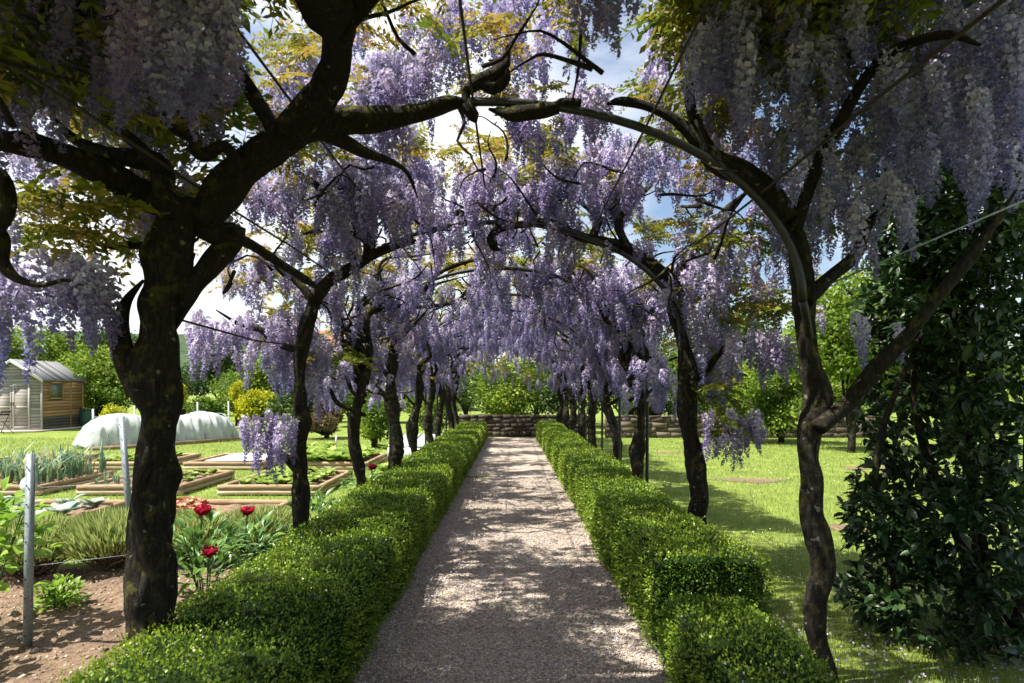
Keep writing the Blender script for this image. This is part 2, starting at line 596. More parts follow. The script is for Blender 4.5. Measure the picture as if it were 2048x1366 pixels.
def pebbles(P, size, rng=None, flat=0.6):
    rng = rng or R
    n = len(P)
    base = np.array([[1, 0, 0], [0, 1, 0], [-1, 0, 0], [0, -1, 0], [0, 0, 1.0], [0, 0, -1]], float)
    V = base[None] * rng.uniform(0.65, 1.25, (n, 6, 1)) * np.asarray(size).reshape(-1, 1, 1)
    V = V + rng.normal(size=(n, 6, 3)) * np.asarray(size).reshape(-1, 1, 1) * 0.15
    V[:, :, 2] *= flat
    a = rng.uniform(0, 2 * PI, n)
    c, s = np.cos(a)[:, None], np.sin(a)[:, None]
    x = V[:, :, 0] * c - V[:, :, 1] * s
    y = V[:, :, 0] * s + V[:, :, 1] * c
    V = np.stack([x, y, V[:, :, 2]], -1) + P[:, None, :]
    f = np.array([[0, 1, 4], [1, 2, 4], [2, 3, 4], [3, 0, 4], [1, 0, 5], [2, 1, 5], [3, 2, 5], [0, 3, 5]])
    Fq = (np.arange(n)[:, None, None] * 6 + f[None]).reshape(-1, 3)
    return V.reshape(-1, 3), Fq, np.repeat(rng.random(n), 6)


# ------------------------------------------------------------------ setting: ground
GX = 0.86
PATH_END = 20.4


def grid_sheet(x0, x1, y0, y1, nx, ny, zf):
    xs, ys = np.linspace(x0, x1, nx), np.linspace(y0, y1, ny)
    X, Y = np.meshgrid(xs, ys)
    Z = zf(X, Y)
    V = np.stack([X, Y, Z], -1).reshape(-1, 3)
    i = np.arange(ny - 1)[:, None] * nx
    j = np.arange(nx - 1)[None, :]
    Fq = np.stack([i + j, i + j + 1, i + nx + j + 1, i + nx + j], -1).reshape(-1, 4)
    return V, Fq


V, Fq = grid_sheet(-600, 600, -100, 900, 30, 30, lambda X, Y: X * 0 - 0.012)
solo('ground', None, None, (V, Fq, M['lawn']), kind='structure')

V, Fq = grid_sheet(-GX - 0.12, GX + 0.12, -4, PATH_END, 12, 160,
                   lambda X, Y: 0.004 + 0.010 * waves(np.stack([X, Y, X * 0], -1), 3, 3))
solo('path', None, None, (V, Fq, M['gravel'], None, True), kind='structure')


def soil_z(X, Y):
    P = np.stack([X, Y, X * 0], -1)
    return 0.03 + 0.028 * waves(P, 5, 21) + 0.018 * waves(P, 17, 22)


V, Fq = grid_sheet(-7.0, -1.5, -2, 5.35, 150, 190, soil_z)
solo('soil', None, None, (V, Fq, M['soil'], None, True), kind='structure')
patches = [(4.3, 10.7, 0.65, 0.33), (3.98, 7.0, 0.38, 0.2), (7.4, 12.4, 0.6, 0.3), (4.0, 15.5, 0.4, 0.3)]
for k, (x, y, a, b) in enumerate(patches):
    th = np.linspace(0, 2 * PI, 160, endpoint=False)
    rr = 0.9 + 0.15 * np.sin(3 * th + k) + 0.08 * np.sin(7 * th + 2 * k) + 0.1 * R.normal(size=160)
    Vp = np.column_stack([x + a * rr * np.cos(th), y + b * rr * np.sin(th), np.full(160, -0.008)])
    Vp = np.vstack([Vp, [[x, y, 0.006]]])
    Fp = np.array([[i, (i + 1) % 160, 160] for i in range(160)])
    solo('bare_earth', None, None, (Vp, Fp, M['soil']), kind='structure')

# forest hill far behind
V, Fq = grid_sheet(-900, 700, 380, 800, 90, 30, lambda X, Y: np.maximum(-1, (Y - 380) / 420 * 72 * (0.75 + 0.5 * np.exp(-((X + 480) / 260) ** 2) - 0.5 * np.exp(-((X - 200) / 350) ** 2)) + 12 * waves(np.stack([X, Y, X * 0], -1), 0.02, 5) - 6))
solo('hills', None, None, (V, Fq, M['forest'], None, True), kind='structure')


# ------------------------------------------------------------------ gravel stones, clods, grass
def near_rand(n, x0, x1, y0, y1, power):
    """points whose density falls off with distance from the front edge"""
    u = R.random(n) ** power
    return np.column_stack([R.uniform(x0, x1, n), y0 + (y1 - y0) * u, np.zeros(n)])


P = near_rand(42000, -GX - 0.02, GX + 0.02, 1.2, 11.0, 1.7)
P[:, 2] = 0.008 + 0.010 * waves(P, 3, 3)
V, Fq, vv = pebbles(P, R.uniform(0.0035, 0.0105, len(P)))
solo('gravel_stones', 'loose pale gravel stones covering the garden path', 'gravel', (V, Fq, M['pebble'], vv), kind='stuff')

P = np.column_stack([R.uniform(-5, -1.6, 9000), 1.2 + 4.1 * R.random(9000) ** 1.2, np.zeros(9000)])
P[:, 2] = soil_z(P[:, 0], P[:, 1])
V, Fq, vv = pebbles(P, R.gamma(2.0, 0.0035, len(P)) + 0.0025, flat=0.7)
solo('soil_clods', 'crumbly clods and stones on the bare soil at lower left', 'soil', (V, Fq, M['clod'], vv), kind='stuff')

beds = {}
COLX = {'z': (-11.1, -9.6), 'a': (-8.75, -7.25), 'b': (-6.6, -5.1), 'c': (-4.45, -2.95)}
ROWY = {0: (6.2, 7.9), 1: (9.15, 10.85), 2: (12.1, 13.8)}


def in_bed(P):
    m = np.zeros(len(P), bool)
    for (x0, x1) in COLX.values():
        for (y0, y1) in ROWY.values():
            m |= (P[:, 0] > x0 - .05) & (P[:, 0] < x1 + .05) & (P[:, 1] > y0 - .05) & (P[:, 1] < y1 + .05)
    return m


def in_patch(P):
    m = np.zeros(len(P), bool)
    for (x, y, a, b) in patches:
        m |= ((P[:, 0] - x) / a) ** 2 + ((P[:, 1] - y) / b) ** 2 < R.uniform(0.25, 1.1, len(P)) ** 1.3
    return m


P1 = near_rand(120000, 0, 1, 2.0, 20, 1.9)
P1[:, 0] = 1.25 + R.random(len(P1)) * (0.9 * P1[:, 1] + 0.5)
P1 = P1[~in_patch(P1) & (P1[:, 0] < 12)]
P2 = near_rand(70000, 0, 1, 5.2, 20, 1.5)
P2[:, 0] = -1.9 - R.random(len(P2)) * (0.85 * P2[:, 1])
P2 = P2[~in_bed(P2)]
P = np.vstack([P1, P2])
clump = 0.5 + 0.5 * np.clip(waves(P, 3.5, 11) + 0.3 * waves(P, 11, 12), -1, 1)
sc = 0.6 + P[:, 1] * 0.09
vv = np.clip(0.25 + 0.4 * clump + R.normal(0, 0.18, len(P)), 0, 1)
V, Fq, vv = blades(P, R.uniform(0.018, 0.05, len(P)) * (0.8 + 0.5 * clump) * (1 + 0.02 * P[:, 1]), 0.0035 * sc, 0.7, vv)
solo('grass', 'short mown grass of the lawn on both sides of the pergola', 'grass', (V, Fq, M['grassblade'], vv), kind='stuff')

# daisies in the lawn on the right
n = 900
P = near_rand(n, 0, 1, 4.3, 15, 1.3)
P[:, 0] = 1.8 + R.random(n) * (0.75 * P[:, 1])
keep = waves(P, 1.1, 44) > -0.1
P = P[keep]
P[:, 2] = 0.045
D = rvec(len(P))
D[:, 2] *= 0.15
V, Fq, vv = leaves(P, D, 0.016, 1.0, 0.0, 0.1)
solo('daisies', 'tiny white daisies dotted over the lawn on the right', 'daisies', (V, Fq, M['daisy'], vv), kind='stuff')

# fallen wisteria petals on path and grass
P = np.column_stack([R.uniform(-0.85, 5.0, 26000), 1.3 + R.random(26000) ** 1.5 * 10, np.full(26000, 0.016)])
P = P[(waves(P, 2.5, 77) + R.normal(0, 0.4, len(P)) > 0.1) | (np.abs(np.abs(P[:, 0]) - 0.8) < 0.06)]
P = P[(np.abs(P[:, 0]) < GX) & (R.random(len(P)) < 0.5) | ((P[:, 0] > 1.4) & (P[:, 1] < 5.0 + 1.5 * R.random(len(P))))]
P[:, 2] += np.where(P[:, 0] > 1.3, 0.014, 0.012)
D = rvec(len(P))
D[:, 2] *= 0.2
V, Fq, vv = leaves(P, D, R.uniform(0.012, 0.021, len(P)), 0.8, 0.1, 0.2)
solo('fallen_petals', 'pale lilac petals fallen on the gravel and shaded grass', 'petals', (V, Fq, M['fallen'], vv), kind='stuff')


# ------------------------------------------------------------------ box hedges
def hedge(label, x0, x1, y0, y1, h, seed, hump, side):
    rng = np.random.default_rng(seed)
    root = thing('box_hedge', label, 'hedge', ((x0 + x1) / 2, y0, 0))
    cx, hw = (x0 + x1) / 2, (x1 - x0) / 2

    def surf(s, y):
        """s in 0..1 runs up the left side, over the top and down the right side; returns point and normal"""
        # superellipse cross-section
        ang = PI - s * PI
        hh = h + 0.6 * hump * (0.55 * np.sin(y * 2 * PI / 0.95 + seed) * np.clip(y / 9, 0.1, 1) + 0.8 * waves(np.stack([y, y * 0, y * 0], -1), 2.0, seed + 3))
        wv = hw + 0.25 * hump * waves(np.stack([y, s * 2, y * 0], -1), 2.6, seed + 4)
        e = 0.23
        ca, sa = np.cos(ang), np.sin(ang)
        x = cx + wv * np.sign(ca) * np.abs(ca) ** e
        z = hh * np.abs(sa) ** e
        nx = np.sign(ca) * np.abs(ca) ** (2 - e) / hw
        nz = np.abs(sa) ** (2 - e) / (h * 0.9)
        N = unit(np.stack([nx, nx * 0, nz], -1))
        b = 0.012 * waves(np.stack([x, y, z], -1), 16, seed + 6) + 0.012 * waves(np.stack([x, y, z], -1), 7, seed + 7)
        P = np.stack([x, y, z], -1) + N * b[..., None]
        return P, N

    ns, ny = 29, int((y1 - y0) / 0.07)
    # parametrise s so that the rows spread evenly over the section
    t = np.linspace(-1, 1, 801)
    t = 0.5 + 0.5 * np.sign(t) * np.abs(t) ** 3
    t = np.sort(np.concatenate([t, np.linspace(0, 0.02, 60) ** 1.5, 1 - np.linspace(0, 0.02, 60) ** 1.5]))
    pp, _ = surf(t, np.full(len(t), (y0 + y1) / 2))
    L = np.concatenate([[0], np.cumsum(np.linalg.norm(np.diff(pp, axis=0), axis=1))])
    per = L[-1]

    def s_of(u):
        return np.interp(u * per, L, t)

    S, Y = np.meshgrid(s_of(np.linspace(0, 1, ns)), np.linspace(y0 + 0.06, y1 - 0.06, ny))
    Pg, Ng = surf(S, Y)
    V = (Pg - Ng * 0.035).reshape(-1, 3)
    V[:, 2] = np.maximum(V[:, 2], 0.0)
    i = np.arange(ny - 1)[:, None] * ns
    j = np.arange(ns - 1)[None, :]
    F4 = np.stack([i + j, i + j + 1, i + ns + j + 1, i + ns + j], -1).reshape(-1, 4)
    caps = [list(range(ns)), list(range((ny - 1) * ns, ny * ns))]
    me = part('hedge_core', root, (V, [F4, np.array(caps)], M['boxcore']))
    # leaves: density and size follow the distance
    Ps, Ds, Sz, Vv = [], [], [], []
    y = y0
    while y < y1:
        dy = 0.5
        d = max(1.2, y)
        lsize = 0.0125 + 0.0016 * d
        dens = 1.75 / (lsize ** 2)
        n = int(per * dy * dens)
        u, yy = rng.random(n), y + rng.random(n) * min(dy, y1 - y)
        Pp, Nn = surf(s_of(u), yy)
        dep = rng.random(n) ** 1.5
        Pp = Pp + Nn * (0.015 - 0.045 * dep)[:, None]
        Dd = Nn * 0.8 + np.array([0, 0, 0.35]) + rng.normal(size=(n, 3)) * 0.65
        keep = Pp[:, 2] > 0.01
        Ps.append(Pp[keep]); Ds.append(Dd[keep])
        Sz.append((lsize * rng.uniform(0.7, 1.3, n))[keep])
        young = 0.5 + 0.5 * waves(Pp, 5, seed + 8)
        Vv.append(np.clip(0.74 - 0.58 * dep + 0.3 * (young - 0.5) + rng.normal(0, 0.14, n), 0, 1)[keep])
        y += dy
    # end faces
    for ye, sg in ((y0, -1), (y1, 1)):
        if ye < 1:
            continue
        d = max(1.2, ye)
        ls = 0.0125 + 0.0016 * d
        n = int(2 * hw * h * 5.0 / ls ** 2)
        qx, qz = rng.uniform(-1, 1, n), rng.random(n)
        ok = np.abs(qx) ** 6 + qz ** 6 < 1.0
        qx, qz = qx[ok], qz[ok]
        n = len(qx)
        Pp = np.column_stack([cx + hw * qx, ye + sg * (0.035 - 0.05 * rng.random(n) ** 2 - 0.03 * (qz ** 4)), h * 1.02 * qz + 0.005])
        Ps.append(Pp)
        Ds.append(np.array([0, sg * 0.8, 0.3]) + rng.normal(size=(n, 3)) * 0.6)
        Sz.append(ls * rng.uniform(0.7, 1.3, n))
        Vv.append(np.clip(rng.normal(0.35, 0.2, n), 0, 1))
    # shoots sticking out of the clipped faces
    n = int((y1 - y0) * 260)
    u, yy = rng.random(n), y0 + (y1 - y0) * rng.random(n) ** 1.5
    Pp, Nn = surf(s_of(u), yy)
    k = 5
    Pp = np.repeat(Pp, k, 0) + np.repeat(Nn + rng.normal(size=Nn.shape) * 0.3, k, 0) * np.tile(np.linspace(0.005, 0.04, k), n)[:, None]
    Dd = np.repeat(Nn, k, 0) + rng.normal(size=(n * k, 3)) * 0.7
    Ps.append(Pp); Ds.append(Dd)
    Sz.append(np.full(n * k, 0.012) + 0.0014 * np.repeat(yy, k))
    Vv.append(np.clip(rng.normal(0.8, 0.15, n * k), 0, 1))
    P, D, S_, v_ = map(np.concatenate, (Ps, Ds, Sz, Vv))
    V, Fq, vv = leaves(P, D, S_, 0.62, 0.12, 0.2, v_, rng)
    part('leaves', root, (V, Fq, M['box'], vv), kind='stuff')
    # petals caught on the top
    n = int((y1 - y0) * 22)
    yy = y0 + (y1 - y0) * rng.random(n) ** 2
    Pp, Nn = surf(s_of(rng.uniform(0.3, 0.7, n)), yy)
    V, Fq, vv = leaves(Pp + Nn * 0.02, rvec(n, rng), 0.013, 0.8, 0.1, 0.2, None, rng)
    part('caught_petals', root, (V, Fq, M['fallen'], vv), kind='stuff')
    return root


hedge('long clipped box hedge along the left edge of the gravel path', -1.74, -0.87, -1.5, 20.2, 0.51, 101, 0.018, -1)
hedge('long clipped box hedge along the right edge of the path, rising behind the low block', 0.86, 1.56, 3.62, 20.2, 0.56, 202, 0.022, 1)
hedge('low square box block in the right foreground, in front of the taller hedge', 0.86, 1.40, -1.5, 3.46, 0.40, 303, 0.02, 1)


# ------------------------------------------------------------------ steel arches and rods
ACX, AHW, ASP, ARI = -0.14, 1.60, 2.05, 1.0
ARCH_Y = [-1.2, 0.95, 3.0, 5.15, 7.1, 9.0, 10.8, 12.7, 14.7, 16.7, 18.7]


def arch_pt(t, y, off=0.0):
    """t in degrees: 0 right shoulder, 90 apex, 180 left shoulder"""
    a = math.radians(t)
    return np.array([ACX + (AHW + off) * math.cos(a), y, ASP + (ARI + off) * math.sin(a)])


names = {2: 'nearest dark steel arch in view, spanning the path between the two front trunks',
         3: 'second dark steel arch, curving over the path beyond the nearest one',
         4: 'third steel arch over the path, half lost in blossom',
         5: 'fourth steel arch over the path, buried in blossom',
         6: 'fifth steel arch, its dark left leg standing clear of the hedge'}
for i, y in enumerate(ARCH_Y):
    lab = names.get(i)
    if not lab:
        if i < 2:
            lab = 'steel arch %s the camera, out of view' % ('behind' if i == 0 else 'beside')
        else:
            lab = 'small far steel arch over the path among blossom, number %s from the nearest' % ['six', 'seven', 'eight', 'nine'][i - 7]
    root = thing('steel_arch', lab, 'arch', (ACX, y, 0), group='steel arches of the pergola')
    pts = [arch_pt(t, y) for t in np.linspace(0, 180, 36)]
    r = 0.021
    part('hoop', root, (*tube(pts, [r] * len(pts), 10), M['arch'], None, True))
    for s in (0, 180):
        b = arch_pt(0 if s == 0 else 180, y)
        lx, ly = (b[0] + 0.21, y + 0.30) if s == 0 else (b[0] - (0.0 if i == 6 else 0.10), y + 0.05)
        part('leg', root, (*tube([[lx, ly, -0.05], [lx, ly, b[2] - 0.45], [(lx + b[0]) / 2, (ly + y) / 2, b[2] - 0.15], [b[0], y, b[2]]], [r] * 4, 8, 0.06), M['arch'], None, True))

rod_t = [(92, 'rod along the crown of the pergola arches'), (60, 'rod crossing the arches right of the crown'),
         (32, 'rod along the right shoulder of the arches'), (122, 'rod crossing the arches left of the crown'),
         (148, 'rod along the left shoulder of the arches')]
for t, lab in rod_t:
    pts = []
    for k, y in enumerate(np.linspace(-1.4, 18.9, 60)):
        p = arch_pt(t, y, 0.028)
        p[2] -= 0.012 * abs(math.sin(y * 1.5))
        pts.append(p)
    solo('support_rod', 'thin dark ' + lab, 'rod', (*tube(pts, [0.0065] * len(pts), 6), M['wire'], None, True), group='long rods tying the arches together')

# ------------------------------------------------------------------ wisteria building blocks


def raceme_mesh(seed, length, nfl, fat):
    rng = np.random.default_rng(seed)
    Vs, Fs4, Fs3, vs, off = [], [], [], [], 0
    # stalk
    bend = rng.normal(size=2) * 0.02

    def axis(u):
        return np.array([bend[0] * math.sin(u * 2.4) * 1.0, bend[1] * math.sin(u * 3.1), -u * length])
    pts = [axis(u) for u in np.linspace(-0.10, 1, 6)]
    V, Fl = tube(pts, np.linspace(0.0022, 0.0010, 6), 3, cap=False)
    Vs.append(V); Fs4.append(Fl[0]); vs.append(np.full(len(V), 0.35)); off = len(V)
    for k in range(nfl):
        u = (k + rng.random()) / nfl
        u = u ** 0.88
        c = axis(u)
        rad = fat * (0.35 + 0.65 * min(1, u * 7)) * (1 - u) ** 0.62 + 0.004
        a = k * 2.4 + rng.normal() * 0.4
        out = np.array([math.cos(a), math.sin(a), rng.normal(0.05, 0.3)])
        out /= np.linalg.norm(out)
        p = c + out * rad * rng.uniform(0.55, 1.1)
        sz = (0.0138 * (1 - u) ** 0.55 + 0.0042) * rng.uniform(0.85, 1.2)
        side = np.cross(out, [0, 0, 1.0]); side /= np.linalg.norm(side) + 1e-9
        up = np.cross(side, out)
        side = side * math.cos(0.3) + up * rng.normal() * 0.25
        # banner petal: a small cupped fan
        b = [p - up * sz * 0.2,
             p + side * sz * 0.95 + up * sz * 0.25 + out * sz * 0.35,
             p + side * sz * 0.6 + up * sz * 1.15 + out * sz * 0.05,
             p + up * sz * 1.0 - out * sz * 0.25,
             p - side * sz * 0.6 + up * sz * 1.15 + out * sz * 0.05,
             p - side * sz * 0.95 + up * sz * 0.25 + out * sz * 0.35]
        Vs.append(np.array(b))
        Fs4.append(np.array([[0, 1, 2, 3], [0, 3, 4, 5]]) + off)
        tone = 0.95 - 0.75 * u + rng.normal(0, 0.09)
        vs.append(np.clip(np.array([tone - 0.1, tone + 0.05, tone + 0.08, tone, tone + 0.08, tone + 0.05]), 0, 1))
        off += 6
        # keel and wings, darker
        q = p - up * sz * 0.1
        kk = [q, q + side * sz * 0.35 + out * sz * 0.9 - up * sz * 0.3, q + out * sz * 1.5 - up * sz * 0.15, q - side * sz * 0.35 + out * sz * 0.9 - up * sz * 0.3]
        Vs.append(np.array(kk))
        Fs4.append(np.array([[0, 1, 2, 3]]) + off)
        vs.append(np.clip(np.full(4, tone * 0.6), 0, 1))
        off += 4
    return mk_mesh('flower_raceme', np.concatenate(Vs), [np.concatenate(Fs4)], M['petal'], np.concatenate(vs))


RAC = [raceme_mesh(500 + k, L, n, f) for k, (L, n, f) in enumerate(
    [(0.26, 84, 0.042), (0.32, 104, 0.045), (0.22, 76, 0.042), (0.37, 116, 0.044), (0.29, 92, 0.047), (0.18, 66, 0.040), (0.34, 104, 0.040), (0.24, 88, 0.047)])]


def spray_mesh(seed, nl=6, size=0.20, tone=0.5):
    """a shoot tip with several pinnate leaves"""
    rng = np.random.default_rng(seed)
    Ps, Ds, Sz, Vv = [], [], [], []
    stems = []
    for k in range(nl):
        a = k * 2.4 + rng.normal() * 0.3
        d = unit(np.array([math.cos(a), math.sin(a), rng.uniform(-0.1, 0.75)]))
        L = size * rng.uniform(0.7, 1.25)
        side = unit(np.cross(d, [0, 0, 1.0]))
        pts = []
        npair = 6
        tn = tone + rng.normal() * 0.2
        for j in range(npair + 1):
            u = (j + 0.8) / (npair + 0.8)
            p = d * L * u - np.array([0, 0, 1.0]) * L * 0.45 * u * u
            pts.append(p)
            for s in ((-1, 1) if j < npair else (0,)):
                if s == 0:
                    dd = d - np.array([0, 0, 0.7])
                else:
                    dd = side * s + d * 0.45 - np.array([0, 0, rng.uniform(0.1, 0.6)])
                Ps.append(p); Ds.append(dd); Sz.append(L * 0.30 * (1 - 0.25 * abs(u - 0.5)) * rng.uniform(0.85, 1.1))
                Vv.append(np.clip(tn + rng.normal() * 0.10, 0, 1))
        stems.append(tube([np.zeros(3)] + pts, np.linspace(0.002, 0.0008, len(pts) + 1), 3, cap=False))
    Vl, Fl, vl = leaves(np.array(Ps), np.array(Ds), np.array(Sz), 0.42, 0.08, 0.15, np.array(Vv), rng)
    Vt, Ft = joinF([(Vl, [Fl])] + stems)
    vt = np.concatenate([vl, np.full(len(Vt) - len(Vl), 0.4)])
    return mk_mesh('leaf_spray', Vt, Ft, M['wleaf'], vt)


SPR_Y = [spray_mesh(700 + k, 7, 0.17, 0.68) for k in range(4)]      # young golden leaves
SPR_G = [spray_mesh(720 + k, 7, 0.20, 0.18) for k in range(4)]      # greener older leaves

trees = []   # (root, side, y)


def branch(root, pts, rad, seed, sides=10, knob=0.16, lobe=0.08, name='branch', step=None):
    rad = np.array(rad, float)
    if name == 'branch':
        rad[-1] *= 0.3
    st = step or max(0.02, float(rad.mean()) * 0.5)
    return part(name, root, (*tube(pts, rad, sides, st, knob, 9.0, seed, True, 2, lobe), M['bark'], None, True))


def tree_root(label, base):
    return thing('wisteria_tree', label, 'wisteria', tuple(base), group='wisteria trees trained over the arches')


def pxl(D, pts):
    """pixel polyline with radii -> world points; a point may carry its own depth as 4th number"""
    P, r = [], []
    for q in pts:
        d = q[3] if len(q) > 3 else D
        P.append(at(q[0], q[1], d))
        r.append(q[2] / F * d)
    return P, r


def pbranch(root, D, pts, seed, **k):
    P, r = pxl(D, pts)
    return branch(root, P, r, seed, **k)


def trunk_part(root, P, r, seed, lobe=0.15, twist=11, sides=26, knob=0.15):
    return part('trunk', root, (*tube(P, r, sides, 0.018, knob, twist, seed, True, 2, lobe), M['bark'], None, True))


def trunk_px(root, D, pts, seed, strand=0.0, slim=1.0, **k):
    P, r = pxl(D, pts)
    r = [q * slim for q in r]
    P[0] = np.array([P[0][0], P[0][1], -0.08])
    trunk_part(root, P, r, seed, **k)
    if strand:
        # a second stem wound round the first
        P4 = catmull(np.column_stack([np.array(P), np.array(r)]), 0.06)
        s = np.arange(len(P4)) * 0.06
        Q, rr = [], []
        for i in range(0, len(P4)):
            a = s[i] * 5.2 + seed
            Q.append(P4[i, :3] + P4[i, 3] * 0.72 * np.array([math.cos(a), math.sin(a), 0]))
            rr.append(P4[i, 3] * strand)
        branch(root, Q, rr, seed + 3, 12, 0.2, 0.1, name='twining_stem', step=0.03)
        Q, rr = [], []
        for i in range(0, int(len(P4) * 0.92)):
            a = s[i] * 5.6 + seed + 2.9
            Q.append(P4[i, :3] + P4[i, 3] * 0.66 * np.array([math.cos(a), math.sin(a), 0]))
            rr.append(P4[i, 3] * strand * 1.05)
        branch(root, Q, rr, seed + 7, 12, 0.2, 0.1, name='twining_stem', step=0.03)


# --- left front tree
L1 = tree_root('thickest gnarled wisteria at left front, forking into heavy mossy arms', at(305, 1450, 2.86) * [1, 1, 0])
trunk_px(L1, 2.86, [(308, 1440, 48), (306, 1260, 42), (302, 1200, 46), (294, 1100, 50), (299, 1040, 43), (303, 980, 41), (308, 930, 44), (316, 870, 47), (318, 820, 42),
                    (305, 770, 52), (308, 720, 46), (314, 660, 44), (322, 600, 44), (332, 550, 44), (343, 500, 46), (356, 450, 48), (385, 408, 46)], 11, strand=0.38, knob=0.26, lobe=0.16, twist=12, slim=0.84)
pbranch(L1, 2.86, [(400, 440, 36), (440, 392, 33), (482, 340, 31), (535, 295, 32), (590, 268, 33), (650, 248, 30), (720, 240, 27, 2.95), (780, 232, 24, 3.0), (840, 226, 19, 3.02), (890, 208, 16, 3.0), (945, 204, 13, 3.0)], 12, lobe=0.1, knob=0.2)
pbranch(L1, 2.8, [(385, 430, 36), (330, 405, 32), (275, 385, 28), (220, 350, 26, 2.7), (150, 318, 24, 2.6), (90, 298, 24, 2.5), (30, 285, 22, 2.4), (-60, 290, 20, 2.3)], 13, knob=0.2)
pbranch(L1, 2.8, [(575, 275, 34), (610, 228, 33), (648, 180, 32, 2.7), (670, 120, 30, 2.6), (676, 60, 34, 2.45), (650, 8, 50, 2.3), (610, -60, 52, 2.1), (560, -150, 44, 1.9)], 14, knob=0.2)
pbranch(L1, 2.4, [(660, 60, 28), (700, 20, 26), (760, -50, 24, 2.3), (840, -140, 20, 2.2)], 15)
pbranch(L1, 2.84, [(560, 285, 18), (540, 245, 16), (520, 215, 15), (498, 180, 13), (470, 130, 11, 2.7), (455, 90, 8, 2.6)], 16)
pbranch(L1, 2.75, [(350, 430, 24), (325, 380, 20), (318, 330, 19), (270, 318, 17), (215, 308, 15), (150, 280, 13), (110, 240, 10, 2.6)], 17, knob=0.25)
pbranch(L1, 2.7, [(320, 340, 14), (285, 300, 13), (250, 270, 12), (210, 240, 11), (200, 200, 8, 2.6)], 18, knob=0.3)
pbranch(L1, 2.75, [(455, 350, 15), (462, 310, 14), (440, 292, 13), (412, 310, 14), (390, 300, 12), (388, 275, 11), (355, 262, 9), (310, 240, 7)], 19, knob=0.3)
pbranch(L1, 2.9, [(395, 440, 30), (440, 470, 24, 2.95), (470, 470, 20, 3.0), (410, 540, 20, 2.92), (372, 590, 22), (345, 660, 16)], 20)
pbranch(L1, 2.82, [(270, 790, 18), (255, 740, 20), (242, 690, 18), (240, 640, 15), (252, 600, 10), (285, 560, 9)], 21)
pbranch(L1, 2.9, [(640, 262, 20), (690, 285, 14), (725, 305, 10), (785, 325, 6, 3.1), (815, 350, 4, 3.3), (835, 400, 2, 3.4)], 22)
pbranch(L1, 2.85, [(320, 500, 10), (270, 490, 8), (215, 492, 6), (160, 480, 4)], 23)
pbranch(L1, 2.9, [(460, 470, 12), (505, 492, 9, 3.1), (560, 528, 8, 3.3), (610, 560, 7, 3.6), (650, 590, 5, 3.9)], 24)
pbranch(L1, 2.5, [(-60, 420, 26), (-10, 470, 22), (0, 520, 15), (30, 556, 9), (80, 570, 6), (130, 560, 4), (175, 575, 2)], 25)
pbranch(L1, 2.4, [(-60, 330, 24), (-5, 360, 22), (12, 410, 15), (-10, 450, 16), (-60, 480, 16)], 26)
pbranch(L1, 3.0, [(930, 210, 15), (948, 235, 13), (930, 190, 10), (955, 165, 13), (985, 150, 12), (1010, 125, 9), (1015, 95, 6), (1040, 60, 4)], 27, knob=0.3)
pbranch(L1, 3.0, [(960, 165, 9), (985, 175, 12), (1010, 155, 11), (1000, 130, 8), (975, 120, 5)], 28, knob=0.35)

# --- right front tree
R1 = tree_root('slender corkscrew wisteria at right front, beside the dark evergreen shrub', at(1650, 1450, 3.2) * [1, 1, 0])
trunk_px(R1, 3.2, [(1662, 1400, 25), (1655, 1346, 22), (1632, 1273, 21), (1630, 1206, 26), (1645, 1138, 29), (1636, 1077, 31), (1622, 1026, 25), (1624, 965, 26), (1614, 914, 25), (1618, 858, 29),
                   (1632, 824, 31), (1636, 785, 28), (1621, 740, 26), (1611, 684, 24), (1607, 600, 24), (1600, 540, 25), (1590, 480, 26), (1555, 410, 27)], 31, strand=0.34, knob=0.10, lobe=0.14, twist=10, slim=0.78)
pbranch(R1, 3.1, [(1575, 440, 26), (1535, 385, 25), (1488, 350, 22), (1430, 322, 19), (1392, 280, 15), (1345, 238, 12), (1290, 212, 9), (1240, 202, 8), (1212, 208, 6)], 32, knob=0.18)
pbranch(R1, 3.1, [(1634, 856, 18), (1690, 808, 16), (1748, 740, 16, 3.0), (1812, 672, 14, 2.95), (1880, 585, 13, 2.9), (1950, 500, 11, 2.85), (2030, 380, 9, 2.8)], 33, knob=0.1)
pbranch(R1, 3.1, [(1440, 330, 14), (1400, 270, 12), (1382, 225, 10), (1378, 180, 9), (1400, 120, 7)], 34)
pbranch(R1, 3.15, [(1610, 600, 16), (1660, 552, 14), (1710, 510, 12), (1735, 450, 10), (1800, 380, 8, 3.0)], 35)
pbranch(R1, 3.1, [(1590, 460, 14), (1620, 360, 12, 3.0), (1680, 240, 11, 2.8), (1760, 120, 10, 2.6), (1880, 70, 9, 2.4), (1960, 90, 8, 2.3)], 36)
pbranch(R1, 3.0, [(1115, 215, 14), (1060, 225, 17), (1015, 228, 14), (975, 218, 9)], 37, knob=0.25)
pbranch(R1, 3.0, [(1160, 205, 9), (1120, 208, 13), (1100, 215, 14)], 38, knob=0.25)

